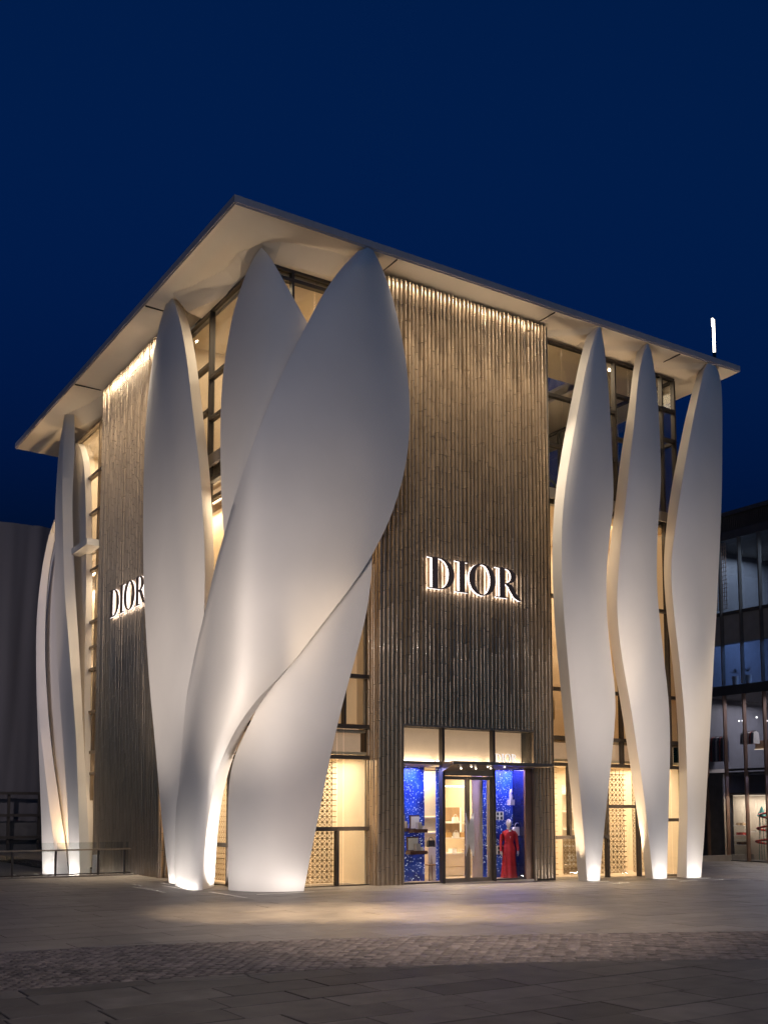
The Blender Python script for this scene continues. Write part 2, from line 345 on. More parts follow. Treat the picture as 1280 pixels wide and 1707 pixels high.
def petal(E1, E2, Er, side, cx, cy, prof, th=.7, sag=.18, kk=.45, thv=None, vt=None, vb=None, N=84, Mx=18, label=None, hide=0):
    c1, c2 = curve(E1), curve(E2); cr = curve(Er) if Er else None
    vt = vt or min(E1[0][1], E2[0][1]); vb = vb or max(E1[-1][1], E2[-1][1]) + 9
    rows = []
    for i in range(N):
        a = i / (N - 1); t = a ** 1.6 * .35 + a * .65 if a < 1 else 1; v = vt + (vb - vt) * t; h = 1 - t
        o = float(np.interp(h, [p[0] for p in prof], [p[1] for p in prof]))
        rows.append((v, h, o))
    os_ = np.array([r[2] for r in rows]); k = np.exp(-np.linspace(-2, 2, 15) ** 2); k /= k.sum(); os_ = np.convolve(np.pad(os_, 7, 'edge'), k, 'valid')
    rings = []
    for (v, h, _), o in zip(rows, os_):
        u1, u2 = c1(v), c2(v)
        if u2 < u1 + .6: mid = (u1 + u2) / 2; u1, u2 = mid - .3, mid + .3
        CX = cx - o if cx is not None else None; CY = cy - o if cy is not None else None
        front = []
        wpx = (u2 - u1)
        for j in range(Mx + 1):
            q = j / Mx; u = u1 + wpx * q; sg = sag * (1 - (2 * q - 1) ** 2) * min(1, wpx / 60)
            front.append(Ddist(u, v, CX - sg if CX is not None else None, CY - sg if CY is not None else None, kk))
        tt = th * min(1., .45 + wpx / 60.) if th > .5 else th
        if thv: tt = float(np.interp(v, [a for a, _ in thv], [b for _, b in thv]))
        CX2 = cx + tt * .8 - o if cx is not None else None; CY2 = cy + tt * .8 - o if cy is not None else None
        if cx is not None and cy is None: inw = np.array([tt, 0, 0])
        elif cx is None: inw = np.array([0, tt, 0])
        else: inw = None
        if inw is not None:
            bl, br = front[0] + inw, front[-1] + inw
            if side == 'L': bl = Ddist(min(cr(v), u1 - .3), v, CX2, CY2); bl[2] = front[0][2] * .5 + bl[2] * .5 if abs(bl[2]-front[0][2])>.6 else bl[2]
            if side == 'R': br = Ddist(max(cr(v), u2 + .3), v, CX2, CY2)
            back = [br * (1 - q) + bl * q for q in np.linspace(0, 1, 5)]
        else:
            ul, ur = u1 + min(3, wpx * .1), u2 - min(3, wpx * .1)
            if side == 'R': ur = max(cr(v), u2 - min(3, wpx * .1))
            if side == 'L': ul = min(cr(v), u1 + 3)
            back = [Ddist(ur * (1 - q) + ul * q, v, CX2, CY2, kk) for q in np.linspace(0, 1, 13)]
        rings.append([tuple(p) for p in front] + [tuple(p) for p in back])
    m = MB().loft(rings)
    return m.obj('petal_column', M['petal'], B, smooth=28, label=label)
petals = []
P1 = dict(E1=[(998, 542), (986, 572), (971.5, 637), (958, 710), (946, 782), (938, 841), (935.5, 890), (936, 959), (938, 1005), (943, 1069), (952, 1167), (959, 1237), (968, 1339), (976.7, 1445), (978.4, 1468)],
          E2=[(999.5, 542), (1004, 559), (1009, 595), (1015, 664), (1019, 742), (1022.5, 815), (1022, 845), (1018, 875), (1014, 910), (1009.5, 970), (1011, 1023), (1017, 1090), (1024, 1139), (1026.6, 1181), (1022, 1234), (1015, 1301), (1008, 1367), (1001, 1441), (999.5, 1468)],
          Er=[(984, 545), (975, 565), (965, 605), (953.5, 660), (938.7, 736), (927, 808), (922, 857), (920, 906), (920.5, 960), (923, 1020), (926, 1065), (934.5, 1153), (941.5, 1230), (952, 1329), (963.6, 1468)])
P2 = dict(E1=[(1078, 573), (1070, 591), (1062, 637), (1057, 703), (1050, 759), (1044, 824), (1035.5, 890), (1030.6, 950), (1027.6, 990), (1028, 1025), (1033, 1076), (1041.7, 1128), (1050.5, 1174), (1059, 1234), (1070, 1304), (1078.6, 1374), (1085.6, 1445), (1088, 1465)],
          E2=[(1079.5, 573), (1086, 588), (1091, 618), (1095.6, 664), (1099, 716), (1101, 775), (1101.8, 811), (1097, 857), (1094.6, 906), (1094, 950), (1094.6, 988), (1099.7, 1040), (1105, 1090), (1112, 1146), (1116, 1199), (1116.5, 1251), (1114.8, 1322), (1112.7, 1392), (1111, 1465)],
          Er=[(1070, 574), (1060, 586), (1055, 611), (1049.6, 664), (1043.7, 703), (1034, 759), (1027, 824), (1021, 874), (1013, 935), (1009.5, 975), (1009.8, 1000), (1013, 1040), (1020.6, 1097), (1029.4, 1146), (1038, 1199), (1048.7, 1269), (1059, 1339), (1070, 1410), (1075, 1465)])
P3 = dict(E1=[(1180, 603), (1171.7, 618), (1163.5, 657), (1153.6, 703), (1145.4, 749), (1135.6, 808), (1125.7, 874), (1119, 923), (1117, 950), (1119, 981), (1124, 1033), (1131, 1093), (1138, 1163), (1142, 1216), (1144.5, 1286), (1145.4, 1357), (1143.6, 1461)],
          E2=[(1183, 603), (1194.6, 611), (1200.5, 624), (1203, 650), (1203.3, 709), (1203, 775), (1202, 841), (1198.8, 917), (1196, 970), (1193, 1033), (1189, 1097), (1185.8, 1163), (1182, 1234), (1177, 1322), (1173.5, 1392), (1168, 1461)],
          Er=[(1172, 605), (1162, 621), (1153.6, 650), (1139, 709), (1127.4, 768), (1117.5, 818), (1111, 867), (1107.5, 906), (1105, 945), (1106.7, 981), (1112, 1040), (1119, 1097), (1126, 1163), (1130, 1234), (1131.5, 1304), (1131, 1374), (1127.8, 1461)])
pr3 = [(0, .05), (.12, -.05), (.3, .0), (.5, .16), (.7, .12), (1, 0)]
for P in (P1, P2, P3): petals.append(petal(P['E1'], P['E2'], P['Er'], 'L', None, 24.06, pr3, th=.78, sag=.16))
P4 = dict(E1=[(612, 412.5), (594.6, 418.8), (566, 449), (540.7, 485), (515.6, 532), (487, 589), (461.7, 643), (436.5, 704), (415, 758), (393.4, 823), (383, 860), (371, 900), (358, 947), (341.8, 1020), (329, 1071), (318, 1125), (307, 1180), (300, 1238), (295.6, 1300), (292.7, 1372), (292, 1474)],
          E2=[(614, 412.5), (622, 415), (630.6, 431), (639.6, 453), (654, 492.5), (666.5, 546), (675.5, 593), (681.6, 643), (683, 679), (682.7, 726), (679, 758), (672, 798), (661, 834), (646, 876), (632, 903), (622.6, 922), (598, 962), (550.7, 1023), (514, 1071), (478, 1118), (456, 1138), (438, 1155), (416, 1180), (394.5, 1212), (376, 1249), (363.6, 1281), (354.5, 1318), (349, 1354), (343.6, 1390), (340, 1427), (338, 1476)],
          Er=[(614, 412.5), (622, 415), (630, 431), (639, 453), (653, 492.5), (665.5, 546), (674.5, 593), (681, 643), (682, 679), (681.7, 726), (678, 758), (671, 798), (660, 834), (645, 876), (631, 903), (622, 922), (598, 962), (550.7, 1023), (514, 1071), (479, 1118), (459, 1138), (444, 1157), (428.5, 1180), (409, 1212), (393.5, 1249), (382, 1281), (373, 1318), (367, 1354), (363, 1390), (360, 1427), (357, 1476)])
P5 = dict(E1=[(434.7, 413.5), (424, 428), (411, 453), (397, 492), (386, 532), (377, 586), (371, 629), (368, 679), (367.6, 733), (368, 787), (370.5, 860), (375, 910), (390, 970), (412, 1040), (432, 1100), (440, 1145), (430, 1180), (414, 1212), (400, 1238), (389, 1264), (382.5, 1296), (380.5, 1330), (380, 1372), (381, 1484)],
          E2=[(437, 413.5), (451, 428), (469, 460), (488.6, 496), (511, 534), (555, 620), (592, 720), (614, 820), (621.5, 922), (618, 972), (612.5, 1016), (603, 1056), (590.7, 1103), (576, 1154), (561.6, 1212), (547, 1278), (536, 1336), (525, 1390), (514, 1445), (507, 1484)])
P7 = dict(E1=[(283, 492), (275.6, 510), (268, 532), (258.7, 577), (251, 622), (245.6, 675), (242, 731), (240, 787), (239, 860), (239, 900), (240, 979), (244, 1059), (248, 1119), (253, 1179), (259, 1238), (264, 1298), (269, 1358), (275, 1410), (282, 1471)],
          E2=[(285.5, 492), (294, 510), (302, 540), (307.5, 570), (315, 622), (322.5, 694), (330, 750), (335.6, 806), (338.6, 860), (341, 900), (342, 960), (341, 1010), (336, 1100), (326, 1200), (313, 1320), (300, 1420), (294, 1471)],
          Er=[(295, 489), (302, 502), (311, 525), (318.7, 549), (326, 592), (333.7, 648), (341, 712), (348, 769), (352.5, 825), (354, 860), (357, 920), (357, 980), (355, 1040), (348, 1120), (336, 1230), (322, 1340), (308, 1471)])
P8 = dict(E1=[(108.5, 691), (99, 742), (94.5, 806), (92, 860), (91.5, 920), (91.5, 980), (95.7, 1099), (104, 1218), (112.8, 1338), (115.6, 1452)],
          E2=[(110, 691), (107, 720), (105, 769), (104.6, 820), (105.5, 870), (107.6, 979), (117.6, 1099), (126.7, 1218), (131.5, 1338), (133.5, 1452)],
          Er=[(124.5, 694), (125.3, 750), (122, 806), (121, 859), (125.5, 979), (133.5, 1099), (139.5, 1218), (145.5, 1338), (150.6, 1452)])
P9 = dict(E1=[(91, 866), (81.7, 892), (71.7, 939), (63.8, 999), (60.6, 1059), (61, 1139), (63.8, 1218), (67, 1298), (69.7, 1378), (71.7, 1470)],
          E2=[(92, 866), (82, 892), (72, 939), (64.2, 999), (61, 1059), (61.8, 1130), (65, 1190), (71.7, 1250), (81.7, 1338), (90, 1400), (95.6, 1470)],
          Er=[(96, 866), (91, 905), (82, 945), (77.5, 1000), (75.7, 1050), (75.7, 1099), (79.7, 1178), (87.7, 1258), (99.6, 1338), (110, 1410), (116, 1470)])
pr4 = [(0, .28), (.07, .12), (.16, 0), (.3, .16), (.48, .36), (.7, .28), (1, 0)]
petals.append(petal(P4['E1'], P4['E2'], P4['Er'], 'R', 11.42, 24.02, pr4, th=.5, sag=.30, Mx=30, N=120, thv=[(400, .3), (1050, .4), (1200, .9), (1500, 1.0)], label='widest petal column, twisting from the left side across the corner'))
pr5 = [(0, .10), (.08, .02), (.2, 0), (.5, .06), (1, -.1)]
petals.append(petal(P5['E1'], P5['E2'], None, None, 11.58, 24.20, pr5, th=.3, sag=.05, kk=1.5, Mx=26, N=120, label='petal column crossing behind the widest one at the corner'))
pr7 = [(0, .0), (.15, -.05), (.4, .12), (.7, .12), (1, 0)]
petals.append(petal(P7['E1'], P7['E2'], P7['Er'], 'R', 11.42, None, pr7, th=.65, sag=.14))
petals.append(petal(P8['E1'], P8['E2'], P8['Er'], 'R', 11.52, None, [(0, 0), (.5, .1), (1, 0)], th=.6, sag=.08))
petals.append(petal(P9['E1'], P9['E2'], P9['Er'], 'R', 11.55, None, [(0, 0), (1, 0)], th=.6, sag=.05))
petals.append(petal([(u + 1, v) for u, v in P9['Er']], [(98, 866), (97, 905), (98, 979), (101, 1099), (108, 1218), (117, 1338), (121, 1470)], None, None, 12.0, None, [(0, 0), (1, 0)], th=.2, sag=.02, label='inner face of the leftmost petal column'))
P10e1 = [(126, 739), (118, 780), (112, 860), (112, 1000), (112, 1200), (118, 1330), (130, 1450)]
P10e2 = [(130, 739), (137, 752), (140.6, 769), (143.4, 825), (144, 900), (144, 1000), (142, 1100), (141, 1163), (143, 1300), (148, 1450)]
petals.append(petal(P10e1, P10e2, None, None, 12.15, None, [(0, 0), (1, 0)], th=.25, sag=.04))

# tiled walls --------------------------------------------------------
TW, TL = .1425, .52
def tile_profile(pr, hm=.2): # across, out
    h = TW / 2 - .004
    k = .90 - .36 * min(1, max(0, hm - .1) * 1.8); sd = .008
    return [(-h, 0), (-h, sd), (-h * k, sd + .002), (-h * k * .8, sd + (pr - sd) * .72), (-h * k * .38, pr), (h * k * .38, pr), (h * k * .8, sd + (pr - sd) * .72), (h * k, sd + .002), (h, sd), (h, 0)]
def tile_mb(mb, org, ux, un, z0, z1, pr, tone):
    ux = np.array(ux); un = np.array(un); pf = tile_profile(pr, (z0 + z1) / 34); vs = []
    for z in (z0 + .006, z1 - .006):
        for a, b in pf: p = np.array(org) + ux * a + un * b; vs.append((p[0], p[1], z))
    n = len(pf); fs = [(i, i + 1, n + i + 1, n + i) for i in range(n - 1)] + [tuple(range(n))[::-1], tuple(range(n, 2 * n))]
    mb.add(vs, fs, tone)
def tiled(name, org, ux, un, ncol, ztop, zbot, holes, near_first, indiv, parent_backing, phase):
    back = parent_backing.obj(name, M['backing'], B)
    rng = random.Random(phase); L = []
    for c in range(ncol):
        cx = (c + .5) * TW; off = rng.random() * TL; z = zbot - off
        base = .055 + .018 * math.sin(c * 1.7 + phase) + rng.uniform(-.025, .025)
        while z < ztop:
            a, b = max(z, zbot), min(z + TL, ztop); hm = (a + b) / 2 / 17.
            pr = max(.03, .050 + .055 * min(1, 1.6 * hm) + (base - .05) * (.15 + .6 * hm) + .005 * (rng.random() - .5) + .014 * hm * math.sin(c * .33 + a * .55 + 1.3 * math.sin(c * .19)))
            if b - a > .03:
                segs = [(a, b)]
                for (h0, h1, hz) in holes:
                    if h0 < cx < h1: segs = [(max(s0, hz), s1) for s0, s1 in segs if s1 > hz + .02]
                for s0, s1 in segs:
                    if s1 - s0 > .03: L.append((c, cx, s0, s1, pr, rng.random()))
            z += TL
    def dist(t): p = np.array(org) + np.array(ux) * t[1]; return (p[:2] ** 2).sum() + (t[2] - 1.5) ** 2 * 4
    L.sort(key=dist); rest = MB()
    for i, (c, cx, a, b, pr, tn) in enumerate(L):
        o = np.array(org) + np.array(ux) * cx; t = MB() if i < indiv else rest
        tile_mb(t, o, ux, un, a, b, pr, tn)
        if i < indiv: t.obj('tile', M['tile'], back, smooth=50)
    rest.obj('upper_tiles', M['tile'], back, kind='stuff', smooth=50)
    return back
EX0, EX1, EZ = 16.65, 21.40, 4.42
bk = MB(); yb = YR + .08
bk.box(15.86, EX0, yb, YG + .3, -.1, ZS - .1); bk.box(EX1, 22.3, yb, YG + .3, -.2, ZS - .1); bk.box(EX0, EX1, yb, YG + .3, EZ, ZS - .1)
XA0 = 15.80; NA = 45
wallA = tiled('tiled_wall', (XA0, yb, 0), (1, 0, 0), (0, -1, 0), NA, ZS - .12, -.02, [(EX0 - XA0 - .03, EX1 - XA0 + .03, EZ + .01)], True, 262, bk, 3)
bk = MB(); xb = XL + .08
bk.box(xb, XG + .3, 31.26, 37.7, -.5, ZS - .1)
wallB = tiled('tiled_wall', (xb, 31.2, 0), (0, 1, 0), (-1, 0, 0), 45, ZS - .15, -.45, [], True, 262, bk, 8)
# returns of both tiled walls
def ret(parent, org, ux, un, n, ph):
    rng = random.Random(ph); m_ = M['tile']; k = 0
    for c in range(n):
        z = -.05 - rng.random() * TL
        while z < ZS - .15:
            t = MB(); a, b = max(z, -.05), min(z + TL, ZS - .15)
            if b - a > .05:
                tile_mb(t, np.array(org) + np.array(ux) * (c + .5) * TW, ux, un, a, b, .05 + .015 * (c % 2), rng.random())
                if a < 4.6: t.obj('tile', m_, parent, smooth=50)
                else:
                    k += 1; rest[parent.name].add(t.v, t.f, t.t[0])
            z += TL
rest = {wallA.name: MB(), wallB.name: MB()}
ret(wallA, (15.86, yb, 0), (0, 1, 0), (-1, 0, 0), 4, 5)
ret(wallA, (22.30, yb, 0), (0, 1, 0), (1, 0, 0), 4, 6)
ret(wallB, (xb, 31.26, 0), (1, 0, 0), (0, -1, 0), 4, 7)
for p in (wallA, wallB): rest[p.name].obj('side_tiles', M['tile'], p, kind='stuff', smooth=50)

# glazing ------------------------------------------------------------
def glazed(plane, base, a0, a1, z0, z1, mull, trans, fm='frame', gm='glass'):
    """plane 'y' or 'x'; mull = [(pos, z0, z1)], trans = [(z, a0, a1)]"""
    def bx(m, p0, p1, d0, d1, q0, q1):
        return m.box(p0, p1, base + d0, base + d1, q0, q1) if plane == 'y' else m.box(base + d0, base + d1, p0, p1, q0, q1)
    fr = bx(MB(), a0, a1, -.04, .10, z0, z0 + .07);     root = fr.obj('glazed_wall', M[fm], B); bx(MB(), a0, a1, -.04, .10, z1 - .09, z1).obj('head_rail', M[fm], root)
    for (p, m0, m1) in mull: bx(MB(), p - .035, p + .035, -.06, .12, max(m0, z0 + .072), min(m1, z1 - .092)).obj('mullion', M[fm], root)
    for (z, t0, t1) in trans: bx(MB(), t0, t1, -.055, .115, z - .055, z + .055).obj('transom', M[fm], root)
    xs_ = sorted({a0, a1} | {m[0] for m in mull})
    for i in range(len(xs_) - 1):
        p0, p1 = xs_[i] + .02, xs_[i + 1] - .02
        if p1 - p0 < .1: continue
        zs = [z0 + .05] + sorted({t[0] for t in trans if t[1] < (p0 + p1) / 2 < t[2]}) + [z1 - .05]
        for k in range(len(zs) - 1):
            bx(MB(), p0, p1, .02, .035, zs[k] + .01, zs[k + 1] - .01).obj('pane', M[gm], root)
    return root
ZT = 17.42
# right bay
glazed('y', YG, 22.4, 28.66, -.2, ZT, [(24.95, -.2, 3.5), (26.39, -.2, 3.5), (25.70, 3.5, ZT), (28.0, 3.5, ZT), (28.63, -.3, ZT), (23.32, 1.2, 3.45)],
       [(3.5, 22.4, 28.6), (4.35, 22.4, 28.6), (1.2, 22.4, 24.92), (2.17, 24.98, 26.36), (1.72, 26.42, 28.6), (5.9, 22.4, 28.6), (8.9, 22.4, 28.6), (15.57, 22.4, 25.67), (13.9, 22.4, 25.67), (16.2, 25.73, 28.6), (14.66, 25.73, 27.97), (15.1, 28.03, 28.6)])
# end face of the right bay
glazed('x', 28.70, YG + .1, 34, -.3, ZT, [(26.6, -.3, ZT), (29, -.3, ZT), (31.4, -.3, ZT)], [(4.35, YG + .2, 34), (15.1, YG + .2, 34), (12.3, YG + .2, 34)])
# corner bay, both directions
glazed('y', YG, 12.42, 15.86, -.05, ZT - .3, [(13.28, 4.4, ZT), (14.8, -.05, 1.55), (15.01, 4.4, 5.8), (12.46, -.05, ZT), (14.0, 1.6, 4.4)],
       [(16.8, 12.5, 15.8), (5.8, 12.5, 15.8), (4.38, 12.5, 15.8), (3.52, 12.5, 15.8), (1.55, 12.5, 15.8), (8.8, 12.5, 15.8), (12.0, 12.5, 15.8)])
glazed('x', XG, YG + .12, 31.3, -.05, 17.15, [(28.74, -.05, 17.1), (27.0, -.05, 12.2)],
       [(15.43, 28.78, 31.2), (14.98, YG + .2, 28.7), (14.0, 28.78, 31.2), (13.68, YG + .2, 28.7), (12.5, YG + .2, 31.2), (11.77, YG + .2, 31.2), (11.2, YG + .2, 31.2), (5.8, YG + .2, 31.2), (4.38, YG + .2, 31.2), (3.5, YG + .2, 31.2), (1.1, YG + .2, 31.2), (8.8, YG + .2, 31.2)])
# far left bay
glazed('x', XG, 37.6, 43.6, -.45, 17.0, [(39.15, -.4, 17), (40.75, -.4, 12.0)],
       [(14.99, 37.7, 43.5), (13.47, 37.7, 43.5), (12.0, 37.7, 43.5), (11.2, 37.7, 43.5), (9.17, 37.7, 43.5), (8.18, 37.7, 43.5), (7.33, 37.7, 43.5), (5.71, 37.7, 43.5), (4.19, 37.7, 43.5), (3.4, 37.7, 43.5)], fm='frame2')
# floor edges proud of the glass
box('floor_edge', M['slab'], B, 12.2, 15.8, YG - .16, YG - .07, 12.10, 12.42)
box('floor_edge', M['slab'], B, XG - .18, XG - .07, YG - .1, 31.1, 12.14, 12.46)
box('floor_edge', M['slab'], B, 22.46, 28.8, YG - .16, YG - .07, 12.06, 12.40)
box('balcony_slab', M['petal'], B, 11.72, XG - .07, 38.5, 40.6, 11.87, 12.11)

# interior shell -----------------------------------------------------
def room(x0, x1, y0, y1, z0, z1, wall, ceil, fl, open_sides=''):
    t = .08
    box('interior_floor', M[fl], B, x0, x1, y0, y1, z0 - t, z0)
    box('interior_ceiling', M[ceil], B, x0, x1, y0, y1, z1, z1 + t)
    m_ = MB()
    if 'n' not in open_sides: m_.box(x0, x1, y1 - t, y1, z0, z1)
    if 'e' not in open_sides: m_.box(x1 - t, x1, y0, y1 - t, z0, z1)
    if 's' not in open_sides: m_.box(x0, x1 - t, y0, y0 + t, z0, z1)
    if 'w' not in open_sides: m_.box(x0, x0 + t, y0 + t, y1 - t, z0, z1)
    if m_.v: m_.obj('interior_wall', M[wall], B)
# ground floor: corner room, entrance hall, right room
room(XG + .15, 15.86, YG + .15, 31.2, 0, 3.60, 'cream', 'cream', 'floor', 'sw')
room(22.4, 28.6, YG + .15, 29.5, -.12, 3.60, 'cream', 'cream', 'floor', 's')
room(XG + .15, 16.5, 37.7, 43.5, -.3, 4.3, 'beige', 'beige', 'floor', 'w')
# first floor
room(XG + .15, 15.8, YG + .15, 31.2, 4.3, 11.9, 'beige', 'cream', 'floor', 'sw')
room(22.4, 28.6, YG + .15, 29.5, 4.3, 11.9, 'beige', 'cream', 'wood', 's')
room(XG + .15, 15.0, 37.7, 43.5, 4.45, 11.9, 'beige', 'cream', 'floor', 'w')
# second floor
room(XG + .15, 15.8, YG + .15, 31.2, 12.45, 16.95, 'beige', 'cream', 'floor', 'sw')
room(XG + .15, 15.0, 37.7, 43.5, 12.45, 16.9, 'cream', 'cream', 'floor', 'w')
box('interior_floor', M['floor'], B, 22.4, 28.6, YG + .15, 38, 12.3, 12.42)
box('interior_ceiling', M['cream'], B, 22.4, 28.6, YG + .15, 27.6, 17.42, 17.5)
box('interior_ceiling', M['cream'], B, 26.42, 28.6, 27.62, 38, 17.42, 17.5)
box('interior_wall', M['beige'], B, 22.4, 22.5, YG + .15, 38, 12.42, 17.4)
box('interior_wall', M['beige'], B, 22.5, 28.6, 38.0, 38.1, 12.42, 17.4)
box('terrace_parapet', M['beige'], B, 22.5, 26.3, 31.0, 31.15, 12.42, 15.2)
box('handrail', M['frame2'], B, 22.5, 26.3, 30.9, 31.0, 15.22, 15.3)
# bulkheads with light coves (the band over the shop windows)
def cove(plane, base, a0, a1, z0, z1, up=True):
    def bx(d0, d1, q0, q1): return MB().box(a0, a1, base + d0, base + d1, q0, q1) if plane == 'y' else MB().box(base + d0, base + d1, a0, a1, q0, q1)
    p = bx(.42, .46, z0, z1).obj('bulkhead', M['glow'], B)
    bx(.30, .40, z0 + .03, z0 + .05).obj('light_strip', M['strip'], p)
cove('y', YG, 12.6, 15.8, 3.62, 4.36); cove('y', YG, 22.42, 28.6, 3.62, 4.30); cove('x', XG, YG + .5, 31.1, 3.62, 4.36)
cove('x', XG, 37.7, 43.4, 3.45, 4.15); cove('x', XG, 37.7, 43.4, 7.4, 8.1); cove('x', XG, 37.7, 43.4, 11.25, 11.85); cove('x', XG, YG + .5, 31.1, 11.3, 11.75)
# blinds behind the first floor of the corner bay
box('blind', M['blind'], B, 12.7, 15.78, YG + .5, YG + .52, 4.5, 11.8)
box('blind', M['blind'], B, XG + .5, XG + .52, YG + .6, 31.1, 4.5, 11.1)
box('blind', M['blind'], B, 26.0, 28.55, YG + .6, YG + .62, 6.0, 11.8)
box('blind', M['cream'], B, XG + .9, XG + .93, 39.3, 43.4, 4.5, 11.1)
# ceiling downlights on the top floor
for x, y in ((23.3, 26.6), (23.5, 26.9), (26.1, 25.9), (26.6, 27.0), (13.5, 27.2), (13.4, 28.9)):
    z = 17.41 if x > 20 else 16.94
    MB().tube([(x, y, z - .05), (x, y, z)], .05, 10).obj('downlight', M['lamp'], B)

# cane lattice screens ----------------------------------------------
def lattice(plane, base, a0, a1, z0, z1, p=.15, t=.010):
    m_ = MB()
    def bar(A, Bp):
        A = np.array(A, float); Bp = np.array(Bp, float); d = Bp - A; L_ = np.hypot(*d)
        if L_ < .02: return
        n_ = np.array([-d[1], d[0]]) / L_ * t; q = [A - n_, Bp - n_, Bp + n_, A + n_]
        if plane == 'y': m_.add([(a, base, z) for a, z in q], [(0, 1, 2, 3)])
        else: m_.add([(base, a, z) for a, z in q], [(0, 1, 2, 3)])
    nx = int((a1 - a0) / p); nz_ = int((z1 - z0) / p)
    for i in range(nx + 1):
        bar((a0 + i * p, z0), (a0 + i * p, z1))
    for j in range(nz_ + 1):
        bar((a0, z0 + j * p), (a1, z0 + j * p))
    W_, H_ = nx * p, nz_ * p
    for k in range(-nz_, nx + 1):
        for s_ in (0, 1):
            x0_, x1_ = max(0, k * p), min(W_, k * p + H_)
            if x1_ <= x0_: continue
            z0_, z1_ = x0_ - k * p, x1_ - k * p
            if s_: bar((a0 + x0_, z0 + z0_), (a0 + x1_, z0 + z1_))
            else: bar((a0 + W_ - x0_, z0 + z0_), (a0 + W_ - x1_, z0 + z1_))
    return m_.obj('cane_screen', M['lattice'], B, kind=None)
lattice('y', YG + .38, 12.9, 15.0, .08, 3.5); lattice('x', XG + .38, 25.9, 30.9, .08, 3.5)
lattice('y', YG + .38, 22.5, 23.15, .02, 3.5, .17, .012); lattice('y', YG + .40, 23.4, 24.8, .02, 1.2, .17, .012); lattice('y', YG + .38, 24.9, 26.2, .0, 3.4, .17, .012); lattice('y', YG + .38, 26.5, 28.0, .0, 3.4, .17, .012)
# glowing shelves behind the screens
def shelf_unit(x0, x1, y, z0, z1, n, label, back='cream'):
    e = empty('shelf_unit', ((x0 + x1) / 2, y, z0), label, 'shelf')
    box('back_panel', M[back], e, x0, x1, y, y + .03, z0, z1)
    for k in range(n):
        z = z0 + (k + .5) * (z1 - z0) / n
        s_ = box('shelf', M['white'], e, x0, x1, y - .32, y - .002, z, z + .035)
        box('shelf_light', M['strip2'], s_, x0 + .02, x1 - .02, y - .05, y - .02, z - .018, z - .003)
    return e
shelf_unit(13.3, 15.2, 28.2, 0, 3.0, 4, 'lit display shelves behind the cane screen, left of the tiled entrance wall')
shelf_unit(23.0, 24.6, 27.6, -.1, 2.9, 4, 'lit display shelves behind the window right of the entrance wall')
shelf_unit(25.1, 26.4, 27.6, -.1, 2.9, 5, 'lit display shelves behind the window between the two right petal columns')

# entrance -----------------------------------------------------------
YD = YR + .12
hall = MB(); hall.box(EX0, EX1, YD + .4, YD + 4.8, -.1, -.02).obj('interior_floor', M['floor'], B)
box('interior_ceiling', M['cream'], B, EX0, EX1, YD + .52, YD + 4.8, 3.32, 3.4)
box('interior_wall', M['cream'], B, EX0, EX1, YD + 4.8, YD + 4.88, -.1, 3.3)
box('interior_wall', M['cream'], B, EX0 - .07, EX0 - .002, YD + .1, YD + 4.8, -.1, 4.4)
box('interior_wall', M['cream'], B, EX1 + .002, EX1 + .07, YD + .1, YD + 4.8, -.1, 4.4)
box('interior_floor', M['floor'], B, EX0, EX1, YD - .1, YD + .398, -.1, -.015)
# jambs and head
j = MB(); j.box(EX0 - .06, EX0 - .005, YR - .02, YD + .1, -.1, EZ + .06); j.box(EX1 + .005, EX1 + .06, YR - .02, YD + .1, -.1, EZ + .06); j.box(EX0 - .004, EX1 + .004, YR - .02, YD + .1, EZ, EZ + .06)
ent = j.obj('entrance_frame', M['frame2'], B)
box('side_cheek', M['copper'], ent, EX1 - .26, EX1 - .02, YD - .03, YD + .04, -.05, 3.3)
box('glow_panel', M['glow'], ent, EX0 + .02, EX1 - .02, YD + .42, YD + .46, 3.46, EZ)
for a, b in ((EX0, 18.0), (18.09, 19.86), (19.95, EX1)):
    box('light_strip', M['strip'], ent, a + .03, b - .03, YD + .26, YD + .38, 3.47, 3.50)
    box('pane', M['glass'], ent, a + .01, b - .01, YD + .03, YD + .042, 3.47, EZ - .01)
for x in (18.045, 19.905): box('mullion', M['frame'], ent, x - .04, x + .04, YR + .02, YD + .08, -.03, EZ - .002)
box('transom', M['frame2'], ent, EX0, 18.0, YR + .03, YD + .08, 3.36, 3.45); box('transom', M['frame2'], ent, 19.95, EX1, YR + .03, YD + .08, 3.36, 3.45)
box('transom', M['frame2'], ent, 18.09, 19.86, YR + .03, YD + .08, 3.06, 3.45)
for a, b in ((EX0, 18.0), (19.95, EX1)):
    box('pane', M['glass'], ent, a + .01, b - .01, YD + .03, YD + .042, 0, 3.36); box('sill', M['frame'], ent, a, b, YD, YD + .08, -.04, .03)
